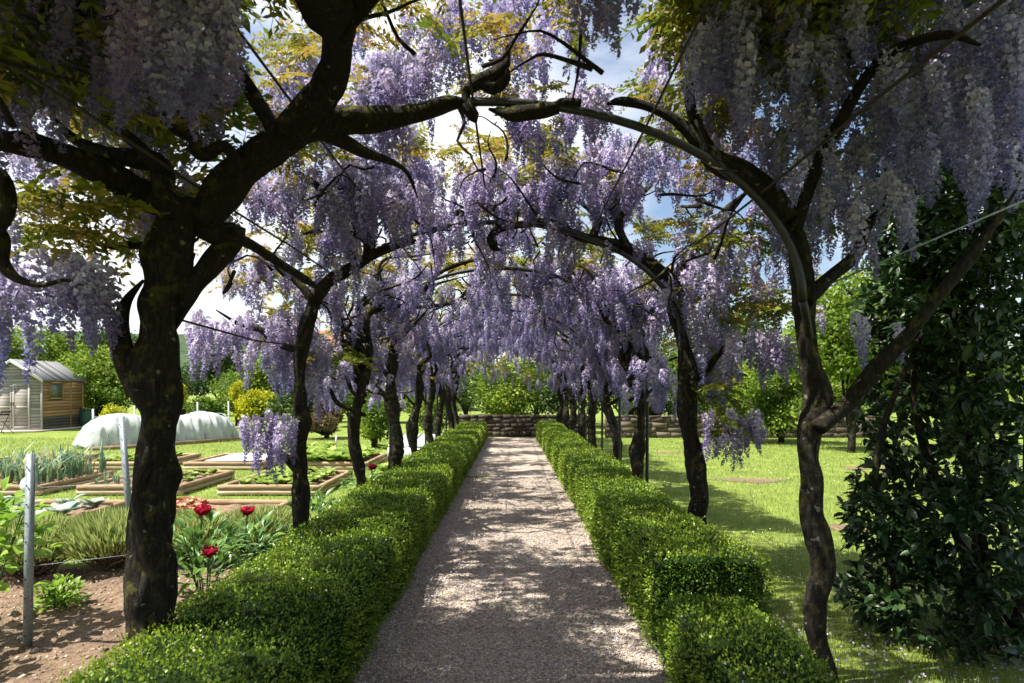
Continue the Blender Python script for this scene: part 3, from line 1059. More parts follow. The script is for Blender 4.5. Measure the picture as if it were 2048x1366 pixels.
# --- second left
L2 = tree_root('second wisteria on the left, a thin bowed trunk with a low blossom spray', at(600, 1150, 4.96) * [1, 1, 0])
trunk_px(L2, 4.96, [(600, 1170, 18), (600, 1050, 17), (598, 990, 17), (597, 930, 16), (596, 880, 16), (602, 842, 16), (596, 803, 15), (598, 746, 14), (600, 700, 14), (613, 648, 15), (632, 594, 14),
                    (655, 562, 13), (693, 541, 12), (731, 518, 12), (773, 499, 9), (826, 480, 7)], 41, strand=0.45, knob=0.28, lobe=0.12, twist=10, slim=0.85)
pbranch(L2, 4.96, [(597, 945, 10), (575, 920, 9), (555, 905, 7), (530, 890, 5), (500, 870, 4)], 42)
pbranch(L2, 4.9, [(625, 600, 10), (590, 560, 8), (550, 530, 7), (515, 500, 6), (470, 480, 5)], 43)
pbranch(L2, 4.9, [(735, 515, 11), (735, 480, 11), (700, 455, 12, 4.7), (665, 425, 11, 4.5), (640, 380, 8, 4.3), (600, 345, 6, 4.0)], 44, knob=0.3)
pbranch(L2, 4.9, [(720, 525, 8), (700, 500, 7), (680, 470, 6), (640, 460, 6), (600, 470, 4)], 45)
pbranch(L2, 4.96, [(600, 700, 9), (560, 690, 7), (520, 660, 6), (480, 650, 5), (430, 620, 4, 4.7)], 46)
pbranch(L2, 5.1, [(840, 468, 8), (845, 445, 7), (828, 425, 5), (800, 400, 3)], 47, knob=0.3)

# --- second right
R2 = tree_root('second wisteria on the right, trunk swollen above the taller hedge end', at(1392, 1150, 5.27) * [1, 1, 0])
trunk_px(R2, 5.27, [(1396, 1150, 22), (1392, 1040, 20), (1396, 1000, 21), (1390, 930, 20), (1380, 880, 18), (1370, 820, 20), (1374, 760, 20), (1366, 700, 17), (1347, 620, 15), (1335, 570, 16),
                    (1290, 520, 15), (1230, 492, 13), (1150, 470, 11), (1092, 446, 10), (1040, 450, 8), (995, 460, 8)], 51, strand=0.4, knob=0.2, lobe=0.14, twist=9, slim=0.85)
pbranch(R2, 5.2, [(1345, 590, 13), (1365, 530, 12), (1410, 470, 12), (1450, 425, 11, 5.0), (1490, 385, 9, 4.8)], 52)
pbranch(R2, 5.2, [(1255, 500, 10), (1235, 450, 8), (1260, 410, 7), (1300, 370, 5), (1340, 330, 4, 5.0)], 53)
pbranch(R2, 5.27, [(1378, 765, 9), (1410, 745, 7), (1430, 715, 6), (1460, 690, 5), (1510, 680, 4)], 54)
pbranch(R2, 5.2, [(1000, 455, 9), (980, 472, 9), (984, 494, 8), (1000, 500, 4)], 55, knob=0.35)
pbranch(R2, 5.2, [(960, 450, 8), (930, 440, 8), (915, 425, 6), (940, 430, 4)], 56, knob=0.3)
pbranch(R2, 5.2, [(995, 450, 8), (990, 420, 7), (975, 400, 6), (955, 392, 4), (1000, 370, 3)], 57)
pbranch(R2, 5.2, [(1180, 480, 9), (1195, 440, 8), (1180, 420, 7), (1150, 400, 5)], 58)
pbranch(R2, 5.27, [(1392, 900, 8), (1420, 880, 7), (1450, 870, 5), (1490, 860, 4)], 59)

NEAR = [L1, R1, L2, R2]


# --- the rest of the rows, procedural
def gen_tree(label, x, y, seed, kneeh):
    rng = np.random.default_rng(seed)
    root = tree_root(label, (x, y, 0))
    sg = -1 if x < 0 else 1
    tsh = 180 if x < 0 else 0
    sh = arch_pt(tsh, y)
    zs = np.linspace(-0.08, kneeh, 9)
    ph = rng.uniform(0, 6)
    P = [np.array([x + (sh[0] - x) * (z / kneeh) ** 2 + 0.055 * math.sin(z * 4.2 + ph), y + 0.04 * math.sin(z * 3.3 + ph * 2), z]) for z in zs]
    r = np.linspace(0.085, 0.062, 9) * rng.uniform(0.85, 1.2)
    r = r * (1 + 0.18 * np.sin(zs * 7 + ph))
    detail = y < 10
    trunk_part(root, P, r, seed, 0.16, 10, 18 if detail else 10, 0.24)
    top = P[-1]
    nlimb = 12 if detail else 8
    for k in range(nlimb):
        if k == 0:
            ts = np.linspace(tsh, 90, 8)
            dy = 0
        elif k < (8 if detail else 5):
            ts = np.linspace(tsh, tsh + sg * rng.uniform(25, 85), 7)
            dy = rng.uniform(-1.1, 1.1)
        else:
            ts = None
        pts = [top - np.array([0, 0, rng.uniform(0, 0.3)])]
        if ts is not None:
            off = rng.uniform(-0.08, 0.22)
            for j, t in enumerate(ts):
                u = (j + 1) / len(ts)
                pts.append(arch_pt(t, y + dy * u + 0.12 * rng.normal(), off * u + 0.085 * rng.normal()))
            if k == 0:
                rad = np.linspace(0.052, 0.018, len(pts))
            else:
                rad = np.linspace(0.038, 0.008, len(pts))
        else:
            # outward arms, drooping
            dy = rng.uniform(-0.9, 0.9)
            L = rng.uniform(0.4, 0.8)
            z0 = rng.uniform(-0.7, 0.0)
            pts = [top + np.array([0, 0, z0])]
            for j in range(1, 6):
                u = j / 5
                pts.append(pts[0] + np.array([sg * L * u, dy * u, 0.35 * math.sin(u * 2.4)]) + rng.normal(size=3) * 0.05)
            rad = np.linspace(0.028, 0.006, len(pts))
        branch(root, pts, rad, seed + k, 8 if detail else 5, 0.22, 0.1, step=0.05 if detail else 0.12)
    return root


LEFTY = [6.85, 8.7, 10.9, 12.6, 14.6, 16.6, 18.6]
RIGHTY = [7.27, 9.5, 11.4, 13.4, 15.4, 17.3, 19.2]
ordn = ['third', 'fourth', 'fifth', 'sixth', 'seventh', 'eighth', 'ninth']
descL = ['knotty with a leafy spray on its outer side', 'leaning and swollen at the knee', 'thin, just beyond the bare dark pole', 'small and straight', 'small, beside the far cold frame', 'tiny, near the end of the path', 'last before the end wall']
descR = ['with a pale foot above the hedge', 'stout and leaning', 'with a forked double foot', 'lit along its flank', 'small and dark', 'tiny, near the end of the path', 'last before the end wall']
for k, y in enumerate(LEFTY):
    x = -1.74 + (0.03 if k % 2 else -0.03)
    trees.append((gen_tree('%s wisteria of the left row, %s' % (ordn[k], descL[k]), x, y, 900 + k, 1.95), -1, y))
for k, y in enumerate(RIGHTY):
    x = 1.62 + (0.03 if k % 2 else -0.03)
    trees.append((gen_tree('%s wisteria of the right row, %s' % (ordn[k], descR[k]), x, y, 950 + k, 1.95), 1, y))
# the pergola goes on behind the camera
for k, (x, y) in enumerate([(-1.75, 0.7), (1.65, 0.9), (-1.75, -1.3), (1.65, -1.2)]):
    trees.append((gen_tree('wisteria of the %s row beside the camera, %s' % ('left' if x < 0 else 'right', 'nearer' if k < 2 else 'farther back'), x, y, 980 + k, 1.95), -1 if x < 0 else 1, y))
trees += [(L1, -1, 2.86), (R1, 1, 3.2), (L2, -1, 4.96), (R2, 1, 5.27)]


def nearest_tree(p):
    s = -1 if p[0] < -0.1 else 1
    return min((t for t in trees if t[1] == s), key=lambda t: abs(t[2] - p[1]))[0]


COUNT = {}
OVER = []


def hang(p, scale=1.0, which=None, tilt=0.15):
    t = nearest_tree(p)
    me = RAC[R.integers(len(RAC))] if which is None else RAC[which]
    scale *= 1.08
    COUNT[t] = COUNT.get(t, 0) + 1
    mw = (Matrix.Translation(Vector(p)) @ Euler((R.normal() * tilt, R.normal() * tilt, R.uniform(0, 6.28))).to_matrix().to_4x4()
          @ Matrix.Diagonal((scale, scale, scale * R.uniform(0.85, 1.15), 1)))
    if COUNT[t] > 290:
        OVER.append((t, me, mw))
        return
    inst('flower_raceme', me, t, mw)


LCOUNT = {}


def spray(p, scale=1.0, green=False):
    t = nearest_tree(p)
    LCOUNT[t] = LCOUNT.get(t, 0) + 1
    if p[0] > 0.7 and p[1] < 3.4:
        green = True          # darker green leaf colour stands in for shade by the evergreen shrub
    me = random.choice(SPR_G if green else SPR_Y)
    mw = (Matrix.Translation(Vector(p)) @ Euler((R.normal() * 0.35, R.normal() * 0.35, R.uniform(0, 6.28))).to_matrix().to_4x4()
          @ Matrix.Scale(scale, 4))
    inst('leaf_spray', me, t, mw)


# gaps in the canopy where the sky shows: centre, radii
GAPS = [((-0.46, 4.2, 3.35), (0.20, 1.0, 0.55)), ((0.58, 3.1, 3.25), (0.24, 0.75, 0.6)), ((-0.75, 6.8, 3.25), (0.30, 1.1, 0.4)),
        ((-1.25, 2.9, 3.2), (0.30, 0.7, 0.6)), ((0.95, 4.6, 3.1), (0.55, 0.50, 0.9)), ((1.5, 5.9, 2.9), (0.5, 0.6, 0.9)),
        ((-0.3, 5.9, 3.3), (0.5, 0.35, 0.6)), ((-1.9, 4.0, 2.7), (0.4, 0.4, 0.9)), ((0.6, 8.1, 3.2), (0.6, 0.35, 0.7)),
        ((0.3, 10.1, 3.2), (0.7, 0.3, 0.7)), ((-1.4, 7.9, 3.0), (0.5, 0.35, 0.9)), ((1.0, 12.1, 3.2), (0.8, 0.35, 0.9)), ((-1.0, 11.9, 3.2), (0.6, 0.35, 0.9)),
        ((0.2, 1.9, 3.2), (0.5, 0.4, 0.6))]


def in_gap(p):
    return any(sum(((p[i] - c[i]) / r[i]) ** 2 for i in range(3)) < 1 for c, r in GAPS)


def bay_y(y0, y1, keep):
    """most of the growth is tied in at the arches, less hangs between them"""
    while True:
        y = R.uniform(y0, y1)
        if min(abs(y - a) for a in ARCH_Y) < 0.55 or R.random() < keep:
            return y


def shell(y0, y1, per_m, tmin=-12, tmax=192, o0=-0.05, o1=0.5, leafy=0.30):
    nclump = int((y1 - y0) * per_m / 11)
    for _ in range(nclump):
        t = R.uniform(tmin, tmax)
        y = bay_y(y0, y1, 0.22 if y0 > 4 else 0.6)
        off = o0 + (o1 - o0) * R.random() ** 1.2
        c = arch_pt(t, y, off)
        # outer sides sag lower
        for _k in range(R.integers(7, 15)):
            p = c + R.normal(size=3) * np.array([0.14, 0.14, 0.09])
            if in_gap(p) or in_gap(p - np.array([0, 0, 0.25])):
                continue
            hang(p, R.uniform(0.8, 1.2))
        if R.random() < leafy:
            for _k in range(2):
                p = c + R.normal(size=3) * 0.12 + np.array([0, 0, 0.10])
                if not in_gap(p):
                    spray(p, R.uniform(0.7, 1.15), R.random() < 0.25)


def leaf_top(y0, y1, per_m, green=False):
    for _ in range(int((y1 - y0) * per_m)):
        t = R.uniform(5, 175) if y0 > 4 or y0 < 0 else R.uniform(48, 132)
        p = arch_pt(t, bay_y(y0, y1, 0.30 if y0 > 4 else 1.0), R.uniform(0.38, 0.62))
        if not in_gap(p):
            spray(p, R.uniform(0.8, 1.3), R.random() < 0.12)


def side_curtain(y0, y1, n, leaf=0.3, s=None):
    for _ in range(n):
        sg = s or (-1 if R.random() < 0.5 else 1)
        y = R.uniform(y0, y1)
        c = np.array([ACX + sg * R.uniform(1.75, 2.35), y, R.uniform(1.6, 2.35)])
        for _k in range(R.integers(3, 7)):
            hang(c + R.normal(size=3) * np.array([0.12, 0.12, 0.08]), R.uniform(0.75, 1.05))
        if R.random() < leaf:
            spray(c + R.normal(size=3) * 0.1 + np.array([0, 0, 0.08]), R.uniform(0.8, 1.2), R.random() < 0.6)


shell(-1.6, 1.25, 200, 40, 150, leafy=0.9)
for _ in range(220):      # extra sprays added overhead to keep sun off the near blossom
    spray(arch_pt(R.uniform(42, 150), R.uniform(0.6, 2.5), R.uniform(0.42, 0.75)), R.uniform(0.9, 1.4), True)
leaf_top(-1.6, 1.2, 110)
leaf_top(2.0, 2.7, 150)  # leaf cap added above the view to shade the near racemes
shell(3.15, 5.2, 150, 20, 160, 0.12, 0.6, 0.5)
shell(5.2, 8.0, 265, leafy=0.6)
shell(8.0, 12.0, 250, leafy=0.6)
shell(12.0, 20.2, 215, leafy=0.5)
leaf_top(2.2, 3.99, 50)
leaf_top(4.01, 5.2, 40)
leaf_top(5.2, 20.0, 58)
for _ in range(150):      # leaf shoulders added to shade the hedge, lawn and evergreen shrub
    p = arch_pt(R.uniform(40, 75), R.uniform(1.3, 3.2), R.uniform(0.55, 0.95))
    if not in_gap(p):
        spray(p, R.uniform(0.9, 1.3), R.random() < 0.85)
    p = arch_pt(R.uniform(120, 165), R.uniform(1.0, 4.4), R.uniform(0.25, 0.8))
    if not in_gap(p):
        spray(p, R.uniform(0.9, 1.4), R.random() < 0.5)
side_curtain(5.6, 12, 44)
side_curtain(12, 20, 70, 0.5)
for _ in range(190):      # leaf caps added above the front trees to shade blossom and path
    for x0, x1, y0, y1, z0, z1 in ((-2.6, -1.35, 1.4, 3.9, 3.15, 3.9), (0.6, 2.5, 1.6, 3.6, 3.4, 4.1)):
        p = np.array([R.uniform(x0, x1), R.uniform(y0, y1), R.uniform(z0, z1)])
        if x0 < 0 and p[0] > -0.45 * p[1] - 0.1 or x0 > 0 and p[0] < 0.33 * p[1]:
            continue
        spray(p, R.uniform(1.0, 1.4), True)
        if R.random() < 0.45:
            hang(p, 1.0)
for _ in range(60):       # the far end of the tunnel closes with hanging shoots
    p = np.array([R.uniform(-1.7, 1.6), R.uniform(19.2, 20.4), R.uniform(1.8, 2.9)])
    hang(p, 1.2)
    spray(p + np.array([R.normal() * 0.2, 0, 0.1]), 1.3, R.random() < 0.6)


def cluster(x0, x1, y0, y1, d0, d1, n, s=1.0, leaf=0, green=False):
    """a hand-placed flower mass given by its extent in the photograph and its depth range"""
    for _ in range(n):
        d = R.uniform(d0, d1)
        p = at(R.uniform(x0, x1), R.uniform(y0, y1), d)
        hang(p, s * R.uniform(0.85, 1.15))
    for _ in range(leaf):
        d = R.uniform(d0, d1)
        spray(at(R.uniform(x0, x1), R.uniform(y0, y1), d), R.uniform(0.8, 1.2), green)


# left front: the dark masses seen from below
cluster(-40, 250, -120, 170, 2.3, 2.9, 70, 1.0, 1)
cluster(270, 470, -60, 120, 1.9, 2.4, 34)
cluster(0, 460, -220, -20, 2.2, 3.0, 50, 1.0, 2)
cluster(110, 230, 505, 570, 2.5, 2.8, 18)
cluster(-20, 80, 500, 580, 2.6, 3.0, 10)
cluster(180, 440, 130, 230, 2.9, 3.4, 20, 0.9)
cluster(250, 480, 380, 430, 3.4, 4.0, 12, 0.9)
cluster(-30, 260, 230, 380, 3.2, 4.4, 16, 0.9, 6)
cluster(0, 230, 400, 480, 2.5, 3.2, 0, 1.0, 9)
cluster(20, 250, 380, 500, 2.6, 3.2, 2, 0.8, 6, True)
# centre and upper masses
cluster(540, 640, 110, 180, 4.2, 4.8, 17, 0.95, 3)
cluster(700, 880, 20, 180, 3.4, 4.2, 34, 0.9, 2)
cluster(880, 1160, -30, 110, 3.4, 4.4, 48, 0.95, 4)
cluster(1130, 1215, 175, 215, 3.1, 3.5, 11, 0.9)
cluster(1130, 1250, -70, -20, 2.2, 2.5, 9, 0.8)
cluster(1300, 1480, -20, 190, 3.3, 4.2, 34, 0.95, 4)
cluster(480, 680, 320, 400, 4.0, 4.8, 40, 0.95)
cluster(660, 880, 300, 420, 4.0, 4.9, 49, 0.95, 2)
cluster(910, 1110, 320, 380, 4.6, 5.4, 29, 0.9)
cluster(1040, 1260, 270, 370, 4.6, 5.6, 49, 0.95, 3)
cluster(1230, 1500, 260, 360, 4.2, 5.2, 46, 0.95, 4)
cluster(1380, 1560, 200, 330, 3.5, 4.2, 20, 0.9, 6)
# left, second tree
cluster(370, 560, 620, 700, 4.4, 5.2, 31, 0.95)
cluster(480, 585, 820, 880, 4.5, 4.9, 26, 0.8)
cluster(450, 560, 490, 580, 4.6, 5.4, 20, 0.9, 2)
cluster(490, 590, 600, 680, 5.2, 6.0, 17, 0.9)
# right front, dark
cluster(1400, 1700, -80, 140, 2.7, 3.4, 62, 0.95, 4)
cluster(1700, 2060, -160, 200, 2.5, 3.3, 120, 0.95, 1)
cluster(1560, 1800, 200, 330, 2.8, 3.6, 30, 0.9, 3)
cluster(1620, 1860, 330, 420, 2.9, 3.6, 18, 0.9)
cluster(1440, 1600, 400, 500, 4.0, 5.2, 20, 0.9, 6, True)
cluster(1450, 1580, 660, 720, 4.6, 5.2, 23, 0.95, 1)
cluster(1405, 1515, 820, 880, 4.8, 5.3, 20, 0.85, 3, True)
cluster(1380, 1540, 560, 640, 4.6, 5.6, 6, 0.9, 12, True)
cluster(1700, 1800, 620, 650, 3.2, 3.6, 3, 0.8)
cluster(600, 720, 690, 760, 5.6, 7.0, 4, 0.9, 14, True)
cluster(1390, 1500, 740, 850, 4.8, 5.6, 2, 0.8, 9, True)
cluster(1560, 1720, 330, 470, 3.3, 4.2, 26, 0.9, 5)
cluster(1500, 1640, 480, 620, 4.4, 5.4, 12, 0.9, 8, True)
cluster(1780, 2050, 100, 330, 2.9, 3.7, 60, 0.95, 0)
cluster(1380, 1760, -130, 100, 2.35, 2.8, 62, 0.95, 0)
# golden leaf masses catching the sun
cluster(545, 640, 80, 110, 4.0, 4.5, 0, 1, 7)
cluster(890, 1100, 260, 320, 4.9, 5.6, 0, 1, 20)
cluster(600, 740, 470, 560, 5.2, 6.2, 0, 1, 12)
cluster(700, 1000, 505, 550, 7.4, 8.4, 0, 1, 26)
cluster(1260, 1340, 440, 490, 5.4, 6.0, 0, 1, 8)
cluster(320, 460, 380, 410, 3.6, 4.2, 0, 1, 5)
cluster(1330, 1500, 200, 300, 3.2, 3.8, 0, 1, 7)
cluster(1300, 1480, -60, 60, 2.8, 3.6, 0, 1, 7)

# thin twigs between the limbs
for root, s, y in trees:
    if y < 1.5:
        continue
    rng = np.random.default_rng(int(y * 100) + 5)
    bits = []
    for k in range(9 if y < 4 else 26 if y < 9 else 14):
        t = rng.uniform(15, 95) if s > 0 else rng.uniform(85, 165)
        p = arch_pt(t, y + rng.uniform(-1, 1), rng.uniform(-0.1, 0.25))
        pts = [p]
        d = rng.normal(size=3)
        for j in range(5):
            d = unit(d + rng.normal(size=3) * 0.42 + np.array([0, 0, -0.05]))
            p = p + d * 0.11
            pts.append(p)
        bits.append(tube(pts, np.linspace(0.012, 0.002, 6), 5, 0.05))
    part('twigs', root, (*joinF(bits), M['bark']), kind='stuff')

for t in {id(a[0]): a[0] for a in OVER}.values():
    Vs, Fs, vv, off = [], [], [], 0
    for (tt, me, mw) in OVER:
        if tt is not t:
            continue
        n = len(me.vertices)
        co = np.empty(n * 3, np.float32)
        me.vertices.foreach_get('co', co)
        co = co.reshape(-1, 3) @ np.array(mw.to_3x3()).T + np.array(mw.translation)
        lv = np.empty(len(me.loops), np.int32)
        me.loops.foreach_get('vertex_index', lv)
        a = np.empty(n, np.float32)
        me.attributes['var'].data.foreach_get('value', a)
        Vs.append(co); Fs.append(lv.reshape(-1, 4) + off); vv.append(a); off += n
    part('blossom_mass', t, (np.concatenate(Vs), np.concatenate(Fs), M['petal'], np.concatenate(vv)), kind='stuff')
print('racemes', sum(COUNT.values()), 'over', len(OVER), 'sprays', sum(LCOUNT.values()), max(LCOUNT.values()))

# ------------------------------------------------------------------ large evergreen shrub at right
def leaf_mesh(name, mat, L, W, n=6, droop=0.25, tone=(0.3, 0.7)):
    """pointed oval leaf with a folded midrib"""
    us = np.linspace(0, 1, n)
    V, vv = [], []
    for u in us:
        w = W * math.sin(PI * min(1, u * 0.98 + 0.01)) ** 0.8 * 0.5
        z = -droop * L * u * u
        V += [[-w, L * u, z + w * 0.35], [0, L * u, z], [w, L * u, z + w * 0.35]]
        vv += [tone[1], tone[0], tone[1]]
    Fq = []
    for i in range(n - 1):
        a = i * 3
        Fq += [[a, a + 1, a + 4, a + 3], [a + 1, a + 2, a + 5, a + 4]]
    return mk_mesh(name, np.array(V), np.array(Fq), mat, np.array(vv), True)


LAUREL = [leaf_mesh('leaf', M['laurel'], 0.095, 0.040, tone=(0.2, 0.5)), leaf_mesh('leaf', M['laurel'], 0.08, 0.034, tone=(0.4, 0.8)), leaf_mesh('leaf', M['laurel'], 0.11, 0.044, tone=(0.0, 0.4))]
shr = thing('evergreen_shrub', 'tall dark glossy-leaved evergreen shrub filling the right edge', 'shrub', (3.0, 4.0, 0))
rng = np.random.default_rng(77)
lobes = []
for (px, py, d, r) in [(1850, 1200, 3.9, 0.42), (1960, 1080, 3.6, 0.40), (1800, 1020, 4.1, 0.36), (1790, 1130, 3.9, 0.28), (1880, 900, 4.2, 0.38), (2030, 880, 3.7, 0.42), (1960, 730, 4.2, 0.45), (1850, 700, 4.6, 0.36),
                       (2000, 560, 4.0, 0.5), (1890, 480, 4.5, 0.45), (2030, 380, 3.9, 0.55), (1930, 300, 4.6, 0.45), (2060, 1250, 3.5, 0.45), (1950, 1320, 3.7, 0.35), (2080, 180, 4.2, 0.6), (1810, 850, 4.6, 0.32), (1770, 960, 4.5, 0.22), (1800, 610, 4.5, 0.3), (1830, 480, 4.7, 0.35), (1860, 360, 4.7, 0.4), (1815, 760, 4.5, 0.3), (1745, 1060, 3.9, 0.24), (1900, 180, 4.5, 0.45), (2000, 40, 4.3, 0.5), (1740, 1180, 3.9, 0.2), (1980, 1000, 4.6, 0.3), (1900, 640, 4.0, 0.35), (1960, 430, 3.9, 0.4), (1890, 260, 4.1, 0.35), (1850, 560, 4.2, 0.3), (1800, 420, 4.4, 0.3), (1870, 240, 4.4, 0.4), (1960, 110, 4.3, 0.45), (1810, 310, 4.7, 0.32), (2040, 300, 4.0, 0.4), (2030, 620, 3.8, 0.4)]:
    lobes.append((at(px, py, d), r))
LP, LN = [], []
for c, r in lobes:
    n = int(1250 * (r / 0.4) ** 2)
    d = rvec(n, rng)
    d[:, 2] *= 0.9
    rad = r * (0.45 + 0.55 * rng.random(n) ** 0.4) * (1 + 0.22 * waves(d, 4, int(r * 1000)))
    P = c + d * rad[:, None]
    ok = (P[:, 2] > 0.05)
    LP.append(P[ok]); LN.append(d[ok])
LP, LN = np.concatenate(LP), np.concatenate(LN)
hole = waves(LP, 6, 88) + 0.35 * waves(LP, 13, 89) > -0.6
LP, LN = LP[hole], LN[hole]
LD = LN * 0.7 + rng.normal(size=LN.shape) * 0.55 + np.array([-0.15, -0.15, 0.0])
# whorls: several leaves share a shoot tip
k = 3
LP3 = np.repeat(LP[::3], k, 0)
LD3 = np.repeat(LD[::3], k, 0) + rng.normal(size=(len(LP3), 3)) * 0.6
vis = ((LP3[:, 0] * F / LP3[:, 1] + CX) < 2048)
LP3, LD3 = LP3[vis], LD3[vis]
order = np.argsort(np.linalg.norm(LP3 - np.array([0, 0, EYE]), axis=1))
for i in order[:300]:
    d = Vector(LD3[i]).normalized()
    q = d.to_track_quat('Y', 'Z')
    mw = Matrix.Translation(Vector(LP3[i])) @ q.to_matrix().to_4x4() @ Matrix.Rotation(rng.uniform(-0.7, 0.7), 4, 'Y') @ Matrix.Scale(rng.uniform(0.5, 1.15), 4)
    inst('leaf', LAUREL[rng.integers(3)], shr, mw)
rest = order[300:]
P, D = LP3[rest], unit(LD3[rest])
n = len(P)
sz = rng.uniform(0.04, 0.11, n)[:, None]
S = unit(np.cross(D, unit(np.array([0, 0, 1.0]) + rng.normal(size=(n, 3)) * 0.5)))
N = np.cross(S, D)
V = np.stack([P, P + D * sz * .3 + S * sz * .2 + N * sz * .06, P + D * sz * .7 + S * sz * .17 + N * sz * .03, P + D * sz - N * sz * 0.12, P + D * sz * .7 - S * sz * .17 + N * sz * .03, P + D * sz * .3 - S * sz * .2 + N * sz * .06, P + D * sz * .5], 1).reshape(-1, 3)
kk = np.arange(n)[:, None] * 7
F4 = np.concatenate([kk + np.array([[0, 1, 2, 6]]), kk + np.array([[6, 2, 3, 3]])[:, [0, 1, 2, 3]]]) if False else np.concatenate([kk + np.array([[0, 1, 2, 6]]), kk + np.array([[6, 4, 5, 0]])])
F3 = np.concatenate([kk + np.array([[6, 2, 3]]), kk + np.array([[6, 3, 4]])])
part('foliage', shr, (V, [F4, F3], M['laurel'], np.repeat(rng.random(n) ** 1.5, 7)), kind='stuff')
for q in range(9):
    a = rng.uniform(0, 6.28)
    tgt, _ = lobes[rng.integers(len(lobes))]
    b = np.array([3.0 + 0.35 * math.cos(a), 4.0 + 0.3 * math.sin(a), 0.0])
    mid = (b + tgt) / 2 + rng.normal(size=3) * 0.1
    part('stem', shr, (*tube([b, mid, tgt], [0.03, 0.022, 0.008], 7, 0.08, 0.1, 0, q), M['bark'], None, True))


# ------------------------------------------------------------------ background trees and shrubs
def crown_tree(name, label, cat, base, h, rad, mat, seed, leafs=6000, lsize=0.14, trunk_h=0.25, lob=9, cols=None, trunkr=0.1, squash=0.8):
    rng = np.random.default_rng(seed)
    base = np.array([base[0], base[1], 0.0])
    root = thing(name, label, cat, tuple(base), group=cols)
    z0 = h * trunk_h
    cen = base + np.array([0, 0, (h + z0) / 2])
    hh = (h - z0) / 2
    Ps, Ds = [], []
    per = leafs // lob
    lo = []
    for k in range(lob):
        d = rvec(1, rng)[0]
        c = cen + d * np.array([rad * 0.55, rad * 0.55, hh * 0.62]) * rng.uniform(0.4, 1.1)
        r = rng.uniform(0.35, 0.6) * min(rad, hh) * (1.3 if k == 0 else 1)
        lo.append((c, r))
        dd = rvec(per, rng)
        rr = r * (0.35 + 0.65 * rng.random(per) ** 0.45) * (1 + 0.25 * waves(dd + c, 3.5, seed + k))
        Ps.append(c + dd * rr[:, None] * np.array([1, 1, squash])); Ds.append(dd)
    P, D = np.concatenate(Ps), np.concatenate(Ds)
    keep = (waves(P, 4 / max(rad, 0.5), seed) > -0.9) & (P[:, 2] > 0.05)
    P, D = P[keep], D[keep]
    D = D + rng.normal(size=D.shape) * 0.8 + np.array([0, 0, -0.15])
    v_ = np.clip(0.45 + 0.25 * waves(P, 2.2 / max(rad, .5) * 2, seed + 2) + rng.normal(0, 0.2, len(P)), 0, 1)
    V, Fq, vv = leaves(P, D, lsize * rng.uniform(0.7, 1.3, len(P)), 0.6, 0.12, 0.25, v_, rng)
    part('crown', root, (V, Fq, mat, vv))
    bits = [tube([base - [0, 0, 0.1], base + [0.05, 0, z0 + hh * 0.5], cen + [0, 0, hh * 0.3]], [trunkr, trunkr * 0.75, trunkr * 0.3], 8, 0.3, 0.1, 0, seed)]
    for c, r in lo[:5]:
        bits.append(tube([base + [0, 0, z0 * 0.9 + 0.1], (base + [0, 0, z0] + c) / 2 + rng.normal(size=3) * 0.1, c], [trunkr * 0.5, trunkr * 0.35, trunkr * 0.12], 6, 0.3, 0.1, 0, seed))
    part('trunk', root, (*joinF(bits), M['bark'], None, True))
    return root


def pt(px, D):
    return ((px - CX) / F * D, D)


crown_tree('leafy_shrub', 'large light green shrub right of the shed', 'shrub', pt(190, 27), 3.9, 1.9, M['crown'], 1, 12000, 0.15, 0.04, 12)
crown_tree('leafy_tree', 'light green tree behind the shed roof', 'tree', pt(60, 32), 5.6, 2.4, M['crown'], 2, 9000, 0.18, 0.2)
crown_tree('leafy_tree', 'dark green tree beyond the shed at the left edge', 'tree', pt(-40, 36), 6.5, 3.0, M['crown_dark'], 3, 9000, 0.2, 0.15)
crown_tree('leafy_tree', 'dark tree behind the big shrub, left of the thick trunk', 'tree', pt(230, 36), 6.0, 2.6, M['crown_dark'], 4, 9000, 0.2, 0.15)
crown_tree('yellow_conifer', 'narrow bright yellow conifer just right of the thick front trunk', 'conifer', pt(362, 26), 2.5, 0.5, M['crown_yellow'], 5, 3500, 0.10, 0.03, 8, squash=1.4)
crown_tree('yellow_conifer', 'narrow bright yellow shrub above the right end of the fleece tunnel', 'conifer', pt(472, 27), 2.4, 0.35, M['crown_yellow'], 6, 2400, 0.10, 0.03, 7, squash=1.6)
crown_tree('leafy_shrub', 'yellow green bush behind the fleece tunnel', 'shrub', pt(410, 25), 1.5, 1.3, M['crown'], 7, 5000, 0.12, 0.02)
crown_tree('leafy_shrub', 'yellow flecked bush right of the narrow yellow shrub', 'shrub', pt(520, 26), 1.9, 1.1, M['crown_yellow'], 8, 3500, 0.12, 0.02)
crown_tree('leafy_shrub', 'small yellow green bush right of the shed shrub', 'shrub', pt(225, 23.5), 1.2, 0.7, M['crown_yellow'], 9, 1800, 0.10, 0.02)
crown_tree('leafy_tree', 'green tree behind the second left trunk', 'tree', pt(560, 34), 4.6, 2.2, M['crown'], 10, 7000, 0.18, 0.1)
crown_tree('leafy_tree', 'mid green tree left of the pale house', 'tree', pt(440, 38), 5.0, 2.4, M['crown_dark'], 11, 6000, 0.2, 0.1)
crown_tree('leafy_shrub', 'brown and green shrub between the second and third left trunks', 'shrub', pt(650, 20), 1.25, 1.4, M['brownleaf'], 12, 5000, 0.10, 0.02)
crown_tree('leafy_shrub', 'green shrub between the third and fourth left trunks', 'shrub', pt(745, 17), 1.5, 0.8, M['crown'], 13, 4500, 0.09, 0.02)
crown_tree('leafy_shrub', 'green shrub behind the cold frame', 'shrub', pt(860, 22), 1.7, 1.0, M['crown'], 14, 3500, 0.11, 0.02)
